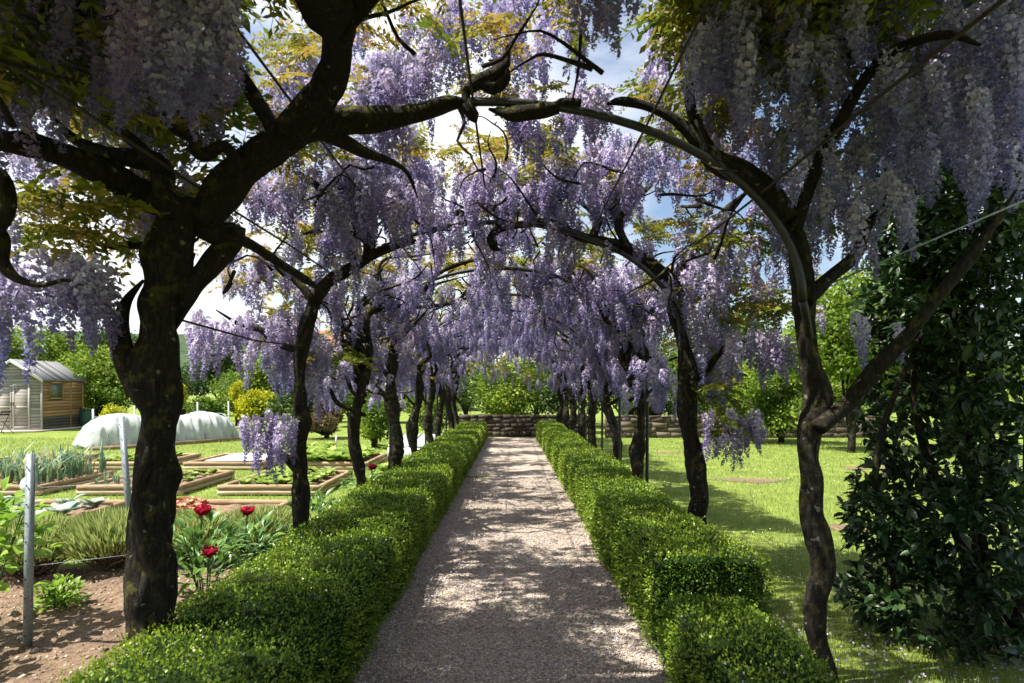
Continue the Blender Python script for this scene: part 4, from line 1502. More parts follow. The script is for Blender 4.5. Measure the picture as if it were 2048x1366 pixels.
crown_tree('leafy_tree', 'light green leafy tree over the end wall at the middle of the path', 'tree', pt(1010, 22.6), 3.2, 1.6, M['crown'], 15, 11000, 0.12, 0.02, 12)
crown_tree('leafy_shrub', 'dark bush with brown tips over the end wall, right of the path', 'shrub', pt(1120, 22.5), 2.8, 1.5, M['crown_dark'], 16, 8000, 0.12, 0.02)
crown_tree('leafy_tree', 'dark tree behind the end wall, right of the pergola', 'tree', pt(1300, 27), 4.5, 2.4, M['crown_dark'], 17, 7000, 0.16, 0.02)
crown_tree('leafy_shrub', 'bright green shrub over the wall right of the second right trunk', 'shrub', pt(1560, 18.3), 3.0, 1.7, M['crown'], 18, 13000, 0.11, 0.03, 14)
crown_tree('leafy_tree', 'tall light green tree between the corkscrew trunk and the dark shrub', 'tree', pt(1700, 15.5), 5.8, 1.8, M['crown'], 19, 16000, 0.13, 0.03, 15)
crown_tree('leafy_tree', 'light tree glimpsed through the dark shrub at the right', 'tree', pt(1900, 16), 5.0, 2.0, M['crown'], 20, 8000, 0.14, 0.03)
crown_tree('leafy_tree', 'dark tall tree behind the right end of the wall', 'tree', pt(1800, 24), 8.0, 3.4, M['crown_dark'], 21, 9000, 0.22, 0.02)
crown_tree('leafy_tree', 'tall dark tree far behind the right lawn', 'tree', pt(1480, 30), 7.0, 3.2, M['crown_dark'], 22, 9000, 0.22, 0.02)


for i, (px, D, h, rad, mt, lab) in enumerate([
        (620, 30, 2.9, 1.9, 'crown_dark', 'dark shrub far behind the second left trunk'), (700, 27, 2.3, 1.7, 'crown', 'light shrub far behind the third left trunk'),
        (780, 30, 2.8, 1.9, 'crown_dark', 'dark shrub far behind the fourth left trunk'), (850, 28, 2.6, 1.6, 'crown', 'green shrub far behind the fifth left trunk'),
        (930, 30, 4.0, 2.2, 'crown_dark', 'dark tree behind the left end of the end wall'), (1070, 29, 5.0, 2.6, 'crown', 'broad green tree closing the view down the path'),
        (1180, 26, 4.2, 2.2, 'crown_dark', 'dark tree behind the fourth right trunk'), (1380, 24, 3.6, 2.0, 'crown', 'light shrub behind the wall between the second and third right trunks'),
        (1450, 22.5, 2.6, 1.5, 'crown_dark', 'dark shrub leaning over the right wall'), (1620, 24, 4.4, 2.2, 'crown_dark', 'dark tree left of the corkscrew trunk'),
        (1960, 24, 5.0, 3.0, 'crown_dark', 'dark tree seen through the evergreen shrub'), (310, 34, 4.0, 2.4, 'crown_dark', 'dark tree just behind the thick trunk'),
        (500, 33, 3.4, 2.2, 'crown', 'green tree behind the hanging blossom of the second left tree'), (1240, 30, 6.5, 3.2, 'crown_dark', 'tall dark tree behind the far right trunks'),
        (1290, 23, 2.0, 1.3, 'crown_dark', 'low dark shrub over the wall between the third and fourth right trunks'), (1480, 25, 3.0, 2.0, 'crown', 'light rounded shrub beyond the wall left of the hanging spray'),
        (1760, 22.5, 3.0, 1.8, 'crown_dark', 'dark shrub over the wall right of the corkscrew trunk'), (1660, 22, 2.2, 1.5, 'crown', 'low light shrub over the wall at the corkscrew trunk'),
        (590, 24, 2.0, 1.5, 'crown_dark', 'low dark shrub just left of the second left trunk, far off')]):
    crown_tree('leafy_shrub' if h < 3.8 else 'leafy_tree', lab, 'shrub' if h < 3.8 else 'tree', pt(px, D), h, rad, M[mt], 60 + i, 5000, 0.15, 0.04, 10)

# ------------------------------------------------------------------ low stone wall across the end
def stone_wall(label, x0, x1, y, h, seed, tone=1.0):
    rng = np.random.default_rng(seed)
    root = thing('stone_wall', label, 'wall', ((x0 + x1) / 2, y, 0))
    V, Fq = box(x0, x1, y, y + 0.3, 0, h - 0.02)
    part('mortar', root, (V, Fq, M['mortar']))
    z, n = 0.0, 0
    while z < h - 0.02:
        ch = min(rng.uniform(0.13, 0.2), h - z)
        x = x0
        while x < x1 - 0.03:
            w = min(rng.uniform(0.16, 0.55), x1 - x)
            V, Fq = box(x + 0.008, x + w - 0.008, y - rng.uniform(0.01, 0.035), y + 0.1, z + 0.006, z + ch - 0.006)
            V = V + rng.normal(size=V.shape) * 0.013
            part('stone', root, (V, Fq, M['stone'], np.full(8, rng.random() * tone)))
            n += 1
            x += w
        z += ch
    return root


stone_wall('low stone wall, toned dark for shade, closing the far end of the gravel path', -2.2, 2.6, 20.7, 0.76, 5, 0.12)  # low tone puts the tree shade into the stone colour
stone_wall('low rough stone wall behind the lawn on the right', 3.2, 12.4, 20.3, 0.74, 6, 0.5)


# ------------------------------------------------------------------ shed
def rot_box(c, ax, ay, hx, hy, z0, z1):
    """box with horizontal axes ax, ay through centre c"""
    V = []
    for z in (z0, z1):
        for sy in (-1, 1):
            for sx in (-1, 1):
                p = c + ax * sx * hx + ay * sy * hy
                V.append([p[0], p[1], z])
    return np.array(V), box(0, 1, 0, 1, 0, 1)[1]


def build_shed():
    NR = np.array([-18.56, 23.6])                 # near right corner
    ang = math.radians(-4)
    ax = np.array([math.cos(ang), -math.sin(ang)]) * np.array([-1, 1]) * np.array([1, -1])   # towards the left along the gable
    ax = np.array([-math.cos(math.radians(5)), -math.sin(math.radians(5))])
    ay = np.array([-0.03, 1.0]); ay /= np.linalg.norm(ay)
    W, L, E, Rg = 2.15, 2.3, 2.05, 2.78
    root = thing('garden_shed', 'weathered wooden garden shed with grey gable and brown side at left', 'shed', (NR[0], NR[1], 0))

    def gp(u, v=0.0, z=0.0):
        p = NR + ax * u + ay * v
        return np.array([p[0], p[1], z])

    def quadprism(pts, nrm, th):
        a = np.array(pts)
        b = a + np.array(nrm) * th
        V = np.vstack([a, b])
        n = len(a)
        Fl = [np.array([list(range(n))[::-1]]), np.array([[n + i for i in range(n)]])]
        side = np.array([[i, (i + 1) % n, n + (i + 1) % n, n + i] for i in range(n)])
        if n == 4:
            return V, [np.vstack([Fl[0], Fl[1], side])]
        return V, Fl + [side]
    out = -np.array([ay[0], ay[1], 0])
    rt = -np.array([ax[0], ax[1], 0])
    # inner walls
    inner, fi = quadprism([gp(0.02, 0.03), gp(W - 0.02, 0.03), gp(W - 0.02, 0.03, E), gp(W / 2, 0.03, Rg - 0.03), gp(0.02, 0.03, E)], -out, L - 0.06)
    part('wall', root, (inner, fi, M['sheddark']))
    # gable boards
    bh = 0.125
    z = 0.06
    while z < Rg - 0.06:
        z1 = min(z + bh - 0.008, Rg - 0.02)
        def span(zz):
            if zz <= E:
                return 0.0, W
            k = (Rg - zz) / (Rg - E) * W / 2
            return W / 2 - k, W / 2 + k
        a0, a1 = span(z); b0, b1 = span(z1)
        part('board', root, (*quadprism([gp(a0, 0, z), gp(a1, 0, z), gp(b1, 0.014, z1), gp(b0, 0.014, z1)], out, 0.018), M['shedgrey']))
        z += bh
    # side boards; window opening between v .45-.95 (of L), z 1.4-2.0
    z = 0.06
    w0, w1, wz0, wz1 = 0.40, 1.12, 1.28, 1.92
    while z < E - 0.03:
        z1 = min(z + bh - 0.008, E)
        mat = M['sheddark'] if z < 0.55 else M['shedbrown']  # lowest side boards take the darker board colour
        segs = [(0.0, L)] if (z1 < wz0 or z > wz1) else [(0.0, w0), (w1, L)]
        for a, b in segs:
            part('board', root, (*quadprism([gp(0, a, z), gp(0, b, z), gp(0.014, b, z1), gp(0.014, a, z1)], rt, 0.024), mat, None))
        z += bh
    wn_ = part('window', root, (*quadprism([gp(0.0, w0 + 0.03, wz0 + 0.03), gp(0.0, w1 - 0.03, wz0 + 0.03), gp(0, w1 - 0.03, wz1 - 0.03), gp(0, w0 + 0.03, wz1 - 0.03)], rt, 0.01), M['glass']))
    for a, b, c, d in ((w0, w1, wz0 - 0.03, wz0 + 0.03), (w0, w1, wz1 - 0.03, wz1 + 0.03), (w0 - .03, w0 + 0.03, wz0, wz1), (w1 - 0.03, w1 + 0.03, wz0, wz1)):
        part('frame', wn_, (*quadprism([gp(0, a, c), gp(0, b, c), gp(0, b, d), gp(0, a, d)], rt, 0.035), M['shedbrown']))
    part('corner_post', root, (*quadprism([gp(-0.03, 0, 0), gp(0.03, 0, 0), gp(0.03, 0, E), gp(-0.03, 0, E)], out, 0.035), M['shedgrey']))
    part('batten', root, (*quadprism([gp(0, 1.53, 0), gp(0, 1.59, 0), gp(0, 1.59, E), gp(0, 1.53, E)], rt, 0.04), M['shedbrown']))
    part('corner_post', root, (*quadprism([gp(0, L - 0.03, 0), gp(0, L + 0.03, 0), gp(0, L + 0.03, E), gp(0, L - 0.03, E)], rt, 0.04), M['shedbrown']))
    # double door with ledges
    for (a, b) in ((0.42, 1.06), (1.08, 1.72)):
        dr = part('door', root, (*quadprism([gp(a, 0, 0.05), gp(b, 0, 0.05), gp(b, 0, 1.86), gp(a, 0, 1.86)], out, 0.03), M['shedgrey']))
        for (c, d) in ((a, a + 0.07), (b - 0.07, b)):
            part('stile', dr, (*quadprism([gp(c, -0.03, 0.05), gp(d, -0.03, 0.05), gp(d, -0.03, 1.86), gp(c, -0.03, 1.86)], out, 0.02), M['shedgrey']))
        for zz in (0.10, 0.90, 1.76):
            part('rail', dr, (*quadprism([gp(a + 0.07, -0.03, zz), gp(b - 0.07, -0.03, zz), gp(b - 0.07, -0.03, zz + 0.09), gp(a + 0.07, -0.03, zz + 0.09)], out, 0.018), M['shedgrey']))
        for q in range(1, 14):
            zz = 0.1 + q * 0.13
            part('groove', dr, (*quadprism([gp(a + 0.07, -0.03, zz), gp(b - 0.07, -0.03, zz), gp(b - 0.07, -0.03, zz + 0.012), gp(a + 0.07, -0.03, zz + 0.012)], out, 0.004), M['sheddark']))
        part('handle', dr, (*quadprism([gp(b - 0.05 if a < 1 else a + 0.02, -0.05, 1.0), gp(b - 0.03 if a < 1 else a + 0.04, -0.05, 1.0), gp(b - 0.03 if a < 1 else a + 0.04, -0.05, 1.14), gp(b - 0.05 if a < 1 else a + 0.02, -0.05, 1.14)], out, 0.02), M['hole']))
    # roof slopes with overhang, battens, barge boards
    ov = 0.12
    sl = (Rg - E) / (W / 2)
    for s in (0, 1):
        u_e = -ov if s == 0 else W + ov
        ze = E - ov * sl
        th = np.array([0, 0, 0.035])
        q = [gp(W / 2, -0.12, Rg + 0.02), gp(u_e, -0.12, ze + 0.02), gp(u_e, L + 0.12, ze + 0.02), gp(W / 2, L + 0.12, Rg + 0.02)]
        rf = part('roof', root, (*quadprism(q, (0, 0, 1), 0.035), M['felt']))
        for v in ((0.55, 0.9, 1.05, 1.5) if s == 0 else (0.8, 1.6)):
            u_m = W / 2 * 0.08 if s == 0 else W * 0.96
            q = [gp(W / 2, v, Rg + 0.058), gp(u_e, v, ze + 0.058), gp(u_e, v + 0.05, ze + 0.058), gp(W / 2, v + 0.05, Rg + 0.058)]
            part('roof_batten', rf, (*quadprism(q, (0, 0, 1), 0.02), M['sheddark']))
        q = [gp(W / 2, -0.125, Rg + 0.06), gp(u_e, -0.125, ze + 0.06), gp(u_e, -0.125, ze - 0.06), gp(W / 2, -0.125, Rg - 0.07)]
        part('barge_board', root, (*quadprism(q, tuple(out), 0.025), M['shedtrim']))
    # slab
    sl_, fs = rot_box(NR + ax * (W / 2) + ay * (L / 2 - 0.25), ax, ay, W / 2 + 0.25, L / 2 + 0.5, 0.0, 0.05)
    part('slab', root, (sl_, fs, M['plaster']))


build_shed()

# green water butt beside the shed
b0 = at(172, 853, 26.0)
bt = thing('water_butt', 'dark green water butt standing right of the shed', 'water butt', (b0[0], b0[1], 0))
part('barrel', bt, (*tube([b0 * [1, 1, 0], b0 * [1, 1, 0] + [0, 0, 0.35], b0 * [1, 1, 0] + [0, 0, 0.75]], [0.27, 0.31, 0.28], 18, 0.1), M['greenbin'], None, True))
part('lid', bt, (*tube([b0 * [1, 1, 0] + [0, 0, 0.752], b0 * [1, 1, 0] + [0, 0, 0.79]], [0.30, 0.29], 18), M['greenbin']))

# folding chair at the left edge, before the shed
c0 = at(4, 868, 22.2)
ch = thing('folding_chair', 'dark metal folding chair at the left edge in front of the shed', 'chair', (c0[0], c0[1], 0))
for s in (-1, 1):
    o_ = np.array([0, 0.2 * s, 0])
    b = c0 * [1, 1, 0]
    part('leg', ch, (*tube([b + o_ + [-0.25, 0, 0], b + o_ + [0.12, 0, 0.86]], [0.012, 0.012], 6), M['arch']))
    part('leg', ch, (*tube([b + o_ + [0.22, 0, 0], b + o_ + [-0.22, 0, 0.46]], [0.012, 0.012], 6), M['arch']))
for k in range(4):
    V, Fq = box(b[0] - 0.22 + k * 0.085, b[0] - 0.15 + k * 0.085, b[1] - 0.2, b[1] + 0.2, 0.44, 0.455)
    part('seat_slat', ch, (V, Fq, M['arch']))
for k in range(2):
    V, Fq = box(b[0] + 0.06 + k * 0.04, b[0] + 0.075 + k * 0.04, b[1] - 0.2, b[1] + 0.2, 0.68 + k * 0.09, 0.74 + k * 0.09)
    part('back_slat', ch, (V, Fq, M['arch']))


# ------------------------------------------------------------------ fleece tunnel and stakes
def tunnel():
    A, B = np.array([-11.9, 16.4]), np.array([-9.35, 20.0])
    d = (B - A) / np.linalg.norm(B - A)
    nrm = np.array([d[1], -d[0]])
    nu, nt = 90, 30
    V = []
    for i in range(nu):
        u = i / (nu - 1)
        endk = min(1, math.sin(PI * min(1, min(u, 1 - u) * 5) / 2) ** 0.6 + 0.0)
        hoop = abs(math.sin(u * PI * 4.0))
        h = (0.93 + 0.06 * math.sin(u * 7 + 1) - 0.07 * hoop) * (0.10 + 0.90 * endk)
        w = 0.85 * (0.45 + 0.55 * endk)
        c = A + (B - A) * u
        for j in range(nt):
            a = PI * j / (nt - 1)
            x = math.cos(a)
            x = math.copysign(abs(x) ** 0.75, x)
            z = math.sin(a) ** 0.7 * h
            fold = 0.045 * math.sin(u * 95 + 2 * math.sin(a * 3)) * (1 - 0.6 * math.sin(a)) + 0.04 * math.sin(u * 41 + a * 5) + 0.02 * math.sin(u * 150 - a * 4)
            p = c + nrm * (w * x + fold * np.sign(x))
            V.append([p[0], p[1], max(0.0, z + 0.3 * fold)])
    V = np.array(V)
    i = np.arange(nu - 1)[:, None] * nt
    j = np.arange(nt - 1)[None, :]
    Fq = np.stack([i + j, i + j + 1, i + nt + j + 1, i + nt + j], -1).reshape(-1, 4)
    root = thing('fleece_tunnel', 'long white fleece tunnel covering a vegetable row at left', 'cloche', (A[0], A[1], 0))
    part('fleece', root, (V, Fq, M['net'], None, True))
    for k in range(5):
        u = 0.1 + 0.2 * k
        c = A + (B - A) * u
        pts = [[*(c + nrm * 0.8 * math.cos(a)), 0.86 * math.sin(a)] for a in np.linspace(0, PI, 12)]
        part('hoop', root, (*tube(pts, [0.012] * 12, 6), M['galv'], None, True))
    b = A + nrm * 0.95
    e = B + nrm * 0.95
    part('edging_board', root, (*rot_box((b + e) / 2, d, nrm, np.linalg.norm(e - b) / 2, 0.02, 0, 0.1), M['log']))


tunnel()
for k, (px, top, D, lab) in enumerate([(184, 818, 17.0, 'behind the left end of the fleece tunnel'), (203, 832, 20.5, 'just right of the leftmost one by the water butt'), (267, 812, 21, 'behind the tunnel beside the thick trunk'),
                                       (393, 804, 22, 'behind the tunnel under the hanging blossom'), (455, 803, 22.5, 'behind the right end of the tunnel'),
                                       (670, 870, 17, 'in the plot between the second and third trunks')]):
    p = at(px, top, D)
    V, Fl = tube([[p[0], p[1], -0.05], [p[0] + 0.01, p[1], p[2] * 0.5], [p[0], p[1], p[2]]], [0.028, 0.027, 0.025], 8)
    solo('garden_stake', 'pale wooden stake ' + lab, 'stake', (V, Fl, M['stake'], None, True), group='pale stakes in the vegetable plot', loc=(p[0], p[1], 0))


# ------------------------------------------------------------------ raised beds
def raised_bed(key, row, label):
    x0, x1 = COLX[key]
    y0, y1 = ROWY[row]
    root = thing('raised_bed', label, 'raised bed', ((x0 + x1) / 2, (y0 + y1) / 2, 0), group='log edged raised beds of the vegetable garden')
    r = 0.04
    sd = int(abs(x0) * 10 + y0)
    for lvl in range(2):
        z = 0.038 + lvl * 0.078
        mat = M['logpale'] if lvl == 0 else M['log']
        for (a, b) in (((x0, y0), (x1, y0)), ((x0, y1), (x1, y1))):
            part('log', root, (*tube([[a[0] - 0.05, a[1], z], [(a[0] + b[0]) / 2, a[1] + 0.006, z + 0.004], [b[0] + 0.05, b[1], z]], [r, r * 1.04, r * 0.97], 12, 0.12, 0.03, 0, sd), mat, None, True))
        for (a, b) in (((x0, y0), (x0, y1)), ((x1, y0), (x1, y1))):
            part('log', root, (*tube([[a[0], a[1] + r + 0.003, z], [a[0] + 0.004, (a[1] + b[1]) / 2, z], [b[0], b[1] - r - 0.003, z]], [r, r * 1.04, r * 0.97], 12, 0.12, 0.03, 0, sd + 1), mat, None, True))
    V, Fq = grid_sheet(x0 + 0.03, x1 - 0.03, y0 + 0.03, y1 - 0.03, 24, 26, lambda X, Y: 0.105 + 0.012 * waves(np.stack([X, Y, X * 0], -1), 9, sd) + 0.008 * waves(np.stack([X, Y, X * 0], -1), 25, sd + 2))
    part('soil', root, (V, Fq, M['soil'], None, True))
    return root


raised_bed('a', 1, 'raised bed of leeks at the far left edge')
raised_bed('b', 1, 'raised bed in the middle row just left of and behind the thick trunk')
raised_bed('c', 1, 'raised bed in the middle row under the hanging blossom')
raised_bed('z', 2, 'leftmost raised bed of the far row, beside the fleece tunnel')
raised_bed('a', 2, 'far row raised bed left of the thick trunk')
raised_bed('b', 2, 'far row raised bed covered with a pale sheet')
raised_bed('c', 2, 'far row raised bed of leafy greens behind the second trunk')
raised_bed('b', 0, 'front row raised bed planted with blue green cabbages')
raised_bed('c', 0, 'front row raised bed of bare soil with red lettuce in a corner')

# pale sheet
V, Fq = grid_sheet(-6.3, -5.16, 12.25, 13.7, 14, 14, lambda X, Y: 0.165 + 0.012 * waves(np.stack([X, Y, X * 0], -1), 6, 71))
V2 = V.copy(); V2[:, 2] -= 0.01
solo('ground_sheet', 'pale grey sheet lying over a raised bed in the far row', 'sheet', (*join([(V, Fq), (V2, Fq[:, ::-1])]), M['sheet'], None, True))


def tuft_plant(name, label, cat, base, n, H, spread, W, mat, seed, lean=0.6, group=None, zb=0.13, droop=0.2):
    rng = np.random.default_rng(seed)
    P = np.column_stack([base[0] + rng.normal(0, spread, n), base[1] + rng.normal(0, spread, n), np.full(n, zb)])
    V, Fl, vv = blades(P, rng.uniform(0.6, 1.1, n) * H, W, lean, None, rng, droop)
    return solo(name, label, cat, (V, Fl, mat, vv), group=group, loc=(base[0], base[1], zb))


# leeks: individual plants in rows
k = 0
ORD = ['nearest', 'second', 'third', 'fourth', 'fifth', 'sixth', 'farthest']
COLN = ['first', 'second', 'third', 'fourth', 'fifth', 'sixth', 'seventh']


def rc(i, j):
    return '%s from the left in the %s row' % (COLN[i], ORD[j])


LEEK = []
for v in range(3):
    rng = np.random.default_rng(40 + v)
    P = np.column_stack([rng.normal(0, 0.018, 14), rng.normal(0, 0.018, 14), np.zeros(14)])
    V, Fl, vv = blades(P, rng.uniform(0.22, 0.46, 14), 0.026, 0.75, None, rng, 0.35)
    LEEK.append(mk_mesh('leek_plant', V, Fl, M['leek'], vv))
for iy in range(7):
    for ix in range(6):
        x, y = -8.6 + ix * 0.24 + R.normal() * 0.03, 9.35 + iy * 0.23 + R.normal() * 0.03
        o = bpy.data.objects.new('leek_plant', LEEK[(ix + iy) % 3])
        COL.objects.link(o)
        o.location = (x, y, 0.12)
        o.rotation_euler = (0, 0, R.uniform(0, 6.28))
        s = R.uniform(1.15, 1.6)
        o.scale = (s, s, s)
        o['label'] = 'leek with yellow tips in the left bed, ' + rc(ix, iy)
        o['category'] = 'leek'
        o['group'] = 'leeks in the left raised bed'
for i in range(14):
    x, y = -6.5 + (i % 5) * 0.17, 9.35 + (i // 5) * 0.2
    o = bpy.data.objects.new('leek_plant', LEEK[i % 3])
    COL.objects.link(o)
    o.location = (x, y, 0.12)
    o.rotation_euler = (0, 0, i)
    o.scale = (0.55, 0.55, 0.55)
    o['label'] = 'young leek by the leaning post, ' + rc(i % 5, i // 5)
    o['category'] = 'leek'
    o['group'] = 'young leeks in the middle bed'


def rosette_mesh(name, mat, nleaf, L, W, seed, up=0.7, flop=0.5):
    rng = np.random.default_rng(seed)
    Vs, Fs, vv, off = [], [], [], 0
    for k in range(nleaf):
        a = k * 2.4 + rng.normal() * 0.2
        el = up * rng.uniform(0.5, 1.4)
        d = np.array([math.cos(a), math.sin(a), 0])
        s = np.array([-d[1], d[0], 0])
        l, w = L * rng.uniform(0.7, 1.1), W * rng.uniform(0.8, 1.1)
        tone = rng.uniform(0.1, 0.9)
        n = 5
        for i in range(n):
            u = i / (n - 1)
            wd = w * math.sin(PI * (0.08 + 0.88 * u)) ** 0.7 / 2
            c = d * l * u * math.cos(el * (1 - u * 0.3)) + np.array([0, 0, l * (u * math.sin(el) - flop * u * u * 0.6)])
            for q in (-1, 0, 1):
                Vs.append(c + s * wd * q + np.array([0, 0, abs(q) * wd * 0.35 + rng.normal() * w * 0.03]))
                vv.append(np.clip(tone + (0.15 if q == 0 else 0) + rng.normal() * 0.05, 0, 1))
        for i in range(n - 1):
            for q in range(2):
                b = off + i * 3 + q
                Fs.append([b, b + 1, b + 4, b + 3])
        off += n * 3
    return mk_mesh(name, np.array(Vs), np.array(Fs), mat, np.array(vv), True)


def place(name, me, loc, s, label, cat, group):
    o = bpy.data.objects.new(name, me)
    COL.objects.link(o)
    o.location = loc
    o.rotation_euler = (0, 0, R.uniform(0, 6.28))
    o.scale = (s, s, s)
    o['label'] = label
    o['category'] = cat
    o['group'] = group
    return o


CAB = [rosette_mesh('cabbage_plant', M['cabbage'], 11, 0.24, 0.17, 60 + v, 0.8, 0.4) for v in range(2)]
for i in range(12):
    place('cabbage_plant', CAB[i % 2], (-6.4 + (i % 4) * 0.37 + R.normal() * 0.04, 6.55 + (i // 4) * 0.48 + R.normal() * 0.04, 0.12), R.uniform(0.8, 1.15), 'blue green cabbage plant, ' + rc(i % 4, i // 4), 'cabbage', 'cabbages in the front bed')
LET = [rosette_mesh('lettuce_plant', M['redlettuce'], 14, 0.13, 0.10, 65 + v, 0.9, 0.3) for v in range(2)]
for i in range(24):
    place('lettuce_plant', LET[i % 2], (-4.36 + (i % 5) * 0.105 + R.normal() * 0.02, 7.0 + (i // 5) * 0.17 + R.normal() * 0.02, 0.13), R.uniform(0.8, 1.1), 'red brown lettuce, ' + rc(i % 5, i // 5), 'lettuce', 'red lettuces in the front bed')
VEG = [rosette_mesh('leafy_vegetable', M['vegleaf'], 12, 0.20, 0.13, 70 + v, 0.9, 0.45) for v in range(3)]


def veg_rows(key, row, nx, ny, s0, lab, grp, fx=(0.12, 0.88), hs=1.0):
    x0, x1 = COLX[key]; y0, y1 = ROWY[row]
    for i in range(nx):
        for j in range(ny):
            x = x0 + (x1 - x0) * (fx[0] + (fx[1] - fx[0]) * (i + 0.5) / nx)
            y = y0 + (y1 - y0) * (j + 0.5) / ny
            place('leafy_vegetable', VEG[(i + j) % 3], (x + R.normal() * 0.03, y + R.normal() * 0.03, 0.12), s0 * R.uniform(0.8, 1.2), lab + ', ' + rc(i, j), 'vegetable', grp)


veg_rows('c', 1, 6, 7, 0.8, 'yellow green plant under the blossom', 'greens in the middle bed')
veg_rows('c', 2, 6, 7, 1.35, 'bushy green behind the second trunk', 'tall greens in the far bed')
veg_rows('a', 2, 6, 6, 0.8, 'low green in the far left bed', 'greens in the far left bed')
veg_rows('b', 1, 4, 4, 0.6, 'small plant right of the thick trunk', 'sparse greens in the middle bed', (0.5, 0.95))
veg_rows('z', 2, 4, 5, 0.6, 'low plant beside the fleece tunnel', 'plants in the leftmost far bed')
for i in range(40):
    x, y = -6.3 + (i % 7) * 0.65 + R.normal() * 0.1, 14.4 + (i // 7) * 0.42 + R.normal() * 0.08
    place('leafy_vegetable', VEG[i % 3], (x, y, 0.0), R.uniform(0.8, 1.5), 'leafy plant beyond the beds, ' + rc(i % 7, i // 7), 'vegetable', 'plants beyond the raised beds')
for i in range(12):
    y = 8.5 + i * 0.45
    place('leafy_vegetable', VEG[i % 3], (R.uniform(-2.5, -2.05), y, 0.0), R.uniform(0.9, 1.5), 'leafy plant outside the left hedge, %s beyond the third trunk' % (['nearest'] + COLN[1:] + ['eighth', 'ninth', 'tenth', 'eleventh', 'twelfth'])[i], 'plant', 'plants outside the left hedge')

# ------------------------------------------------------------------ lavender bushes (woody base, green needles)
def lavender(label, x, y, rad, h, seed):
    rng = np.random.default_rng(seed)
    root = thing('lavender_bush', label, 'lavender', (x, y, 0), group='lavender row behind the bare soil')
    n = 4200
    a = rng.uniform(0, 2 * PI, n)
    q = np.sqrt(rng.random(n))
    zb = h * (0.35 + 0.45 * np.sqrt(np.maximum(0, 1 - q ** 2)) * rng.random(n) ** 0.4)
    P = np.column_stack([x + rad * q * np.cos(a), y + rad * 0.8 * q * np.sin(a), zb])
    D = np.column_stack([np.cos(a) * q, np.sin(a) * q, np.full(n, 1.5)]) + rng.normal(size=(n, 3)) * 0.25
    L = rng.uniform(0.09, 0.17, n) * h / 0.45
    V, Fq, vv = leaves(P, D, L, 0.10, 0.0, 0.1, None, rng)
    part('needles', root, (V, Fq, M['lavender'], vv), kind='stuff')
    m = 150
    a = rng.uniform(0, 2 * PI, m)
    q = np.sqrt(rng.random(m))
    bits = []
    for i in range(m):
        s = np.array([x + rng.normal() * 0.05, y + rng.normal() * 0.05, 0.0])
        e = np.array([x + rad * 0.95 * q[i] * math.cos(a[i]), y + rad * .8 * q[i] * math.sin(a[i]), h * 0.55 * (1.1 - 0.5 * q[i])])
        bits.append(tube([s, (s + e) / 2 + rng.normal(size=3) * 0.03, e], [0.006, 0.004, 0.002], 4, cap=False))
    V, Fl = joinF(bits)
    part('woody_stems', root, (V, Fl, M['twig'], np.repeat(rng.random(m), 12)), kind='stuff')


lavender('lavender bush beside the metal post, leftmost of the row', -4.15, 5.15, 0.42, 0.50, 1)
lavender('lavender bush in the middle between metal post and thick trunk', -3.52, 5.30, 0.42, 0.52, 2)
lavender('lavender bush touching the left side of the thick trunk', -2.95, 5.45, 0.36, 0.48, 3)
lavender('lavender bush showing between thick trunk and peonies', -2.45, 5.75, 0.36, 0.46, 4)


# ------------------------------------------------------------------ leafy plants near at left
def leafy_bush(name, label, cat, c, rad, h, mesh_leaf, nleaf, seed, upness=0.3, group=None, stems=8, stuff=None, low=0.0, zf=0.45):
    rng = np.random.default_rng(seed)
    root = thing(name, label, cat, (c[0], c[1], 0), group=group)
    for i in range(nleaf):
        d = rvec(1, rng)[0]
        d[2] = abs(d[2]) if rng.random() < 0.8 else d[2]
        rr = rng.random() ** 0.4
        p = np.array([c[0] + d[0] * rad * rr, c[1] + d[1] * rad * rr, low + (h - low) * (zf + (0.95 - zf) * d[2] * rr)])
        if p[2] < 0.03:
            continue
        dd = np.array([d[0], d[1], d[2] * 0.6 + upness]) + rng.normal(size=3) * 0.35
        q = Vector(dd).normalized().to_track_quat('Y', 'Z')
        mw = Matrix.Translation(Vector(p)) @ q.to_matrix().to_4x4() @ Matrix.Rotation(rng.uniform(-0.5, 0.5), 4, 'Y') @ Matrix.Scale(rng.uniform(0.7, 1.2), 4)
        inst('leaf', mesh_leaf[rng.integers(len(mesh_leaf))], root, mw)
    for i in range(stems):
        a = rng.uniform(0, 6.28)
        e = np.array([c[0] + rad * 0.6 * math.cos(a), c[1] + rad * 0.6 * math.sin(a), h * rng.uniform(0.6, 0.95)])
        b = np.array([c[0] + rng.normal() * 0.03, c[1] + rng.normal() * 0.03, 0])
        part('stem', root, (*tube([b, (b + e) / 2 + [0, 0, 0.05], e], [0.006, 0.005, 0.003], 5, 0.1), M['peonyleaf'], None, True))
    return root


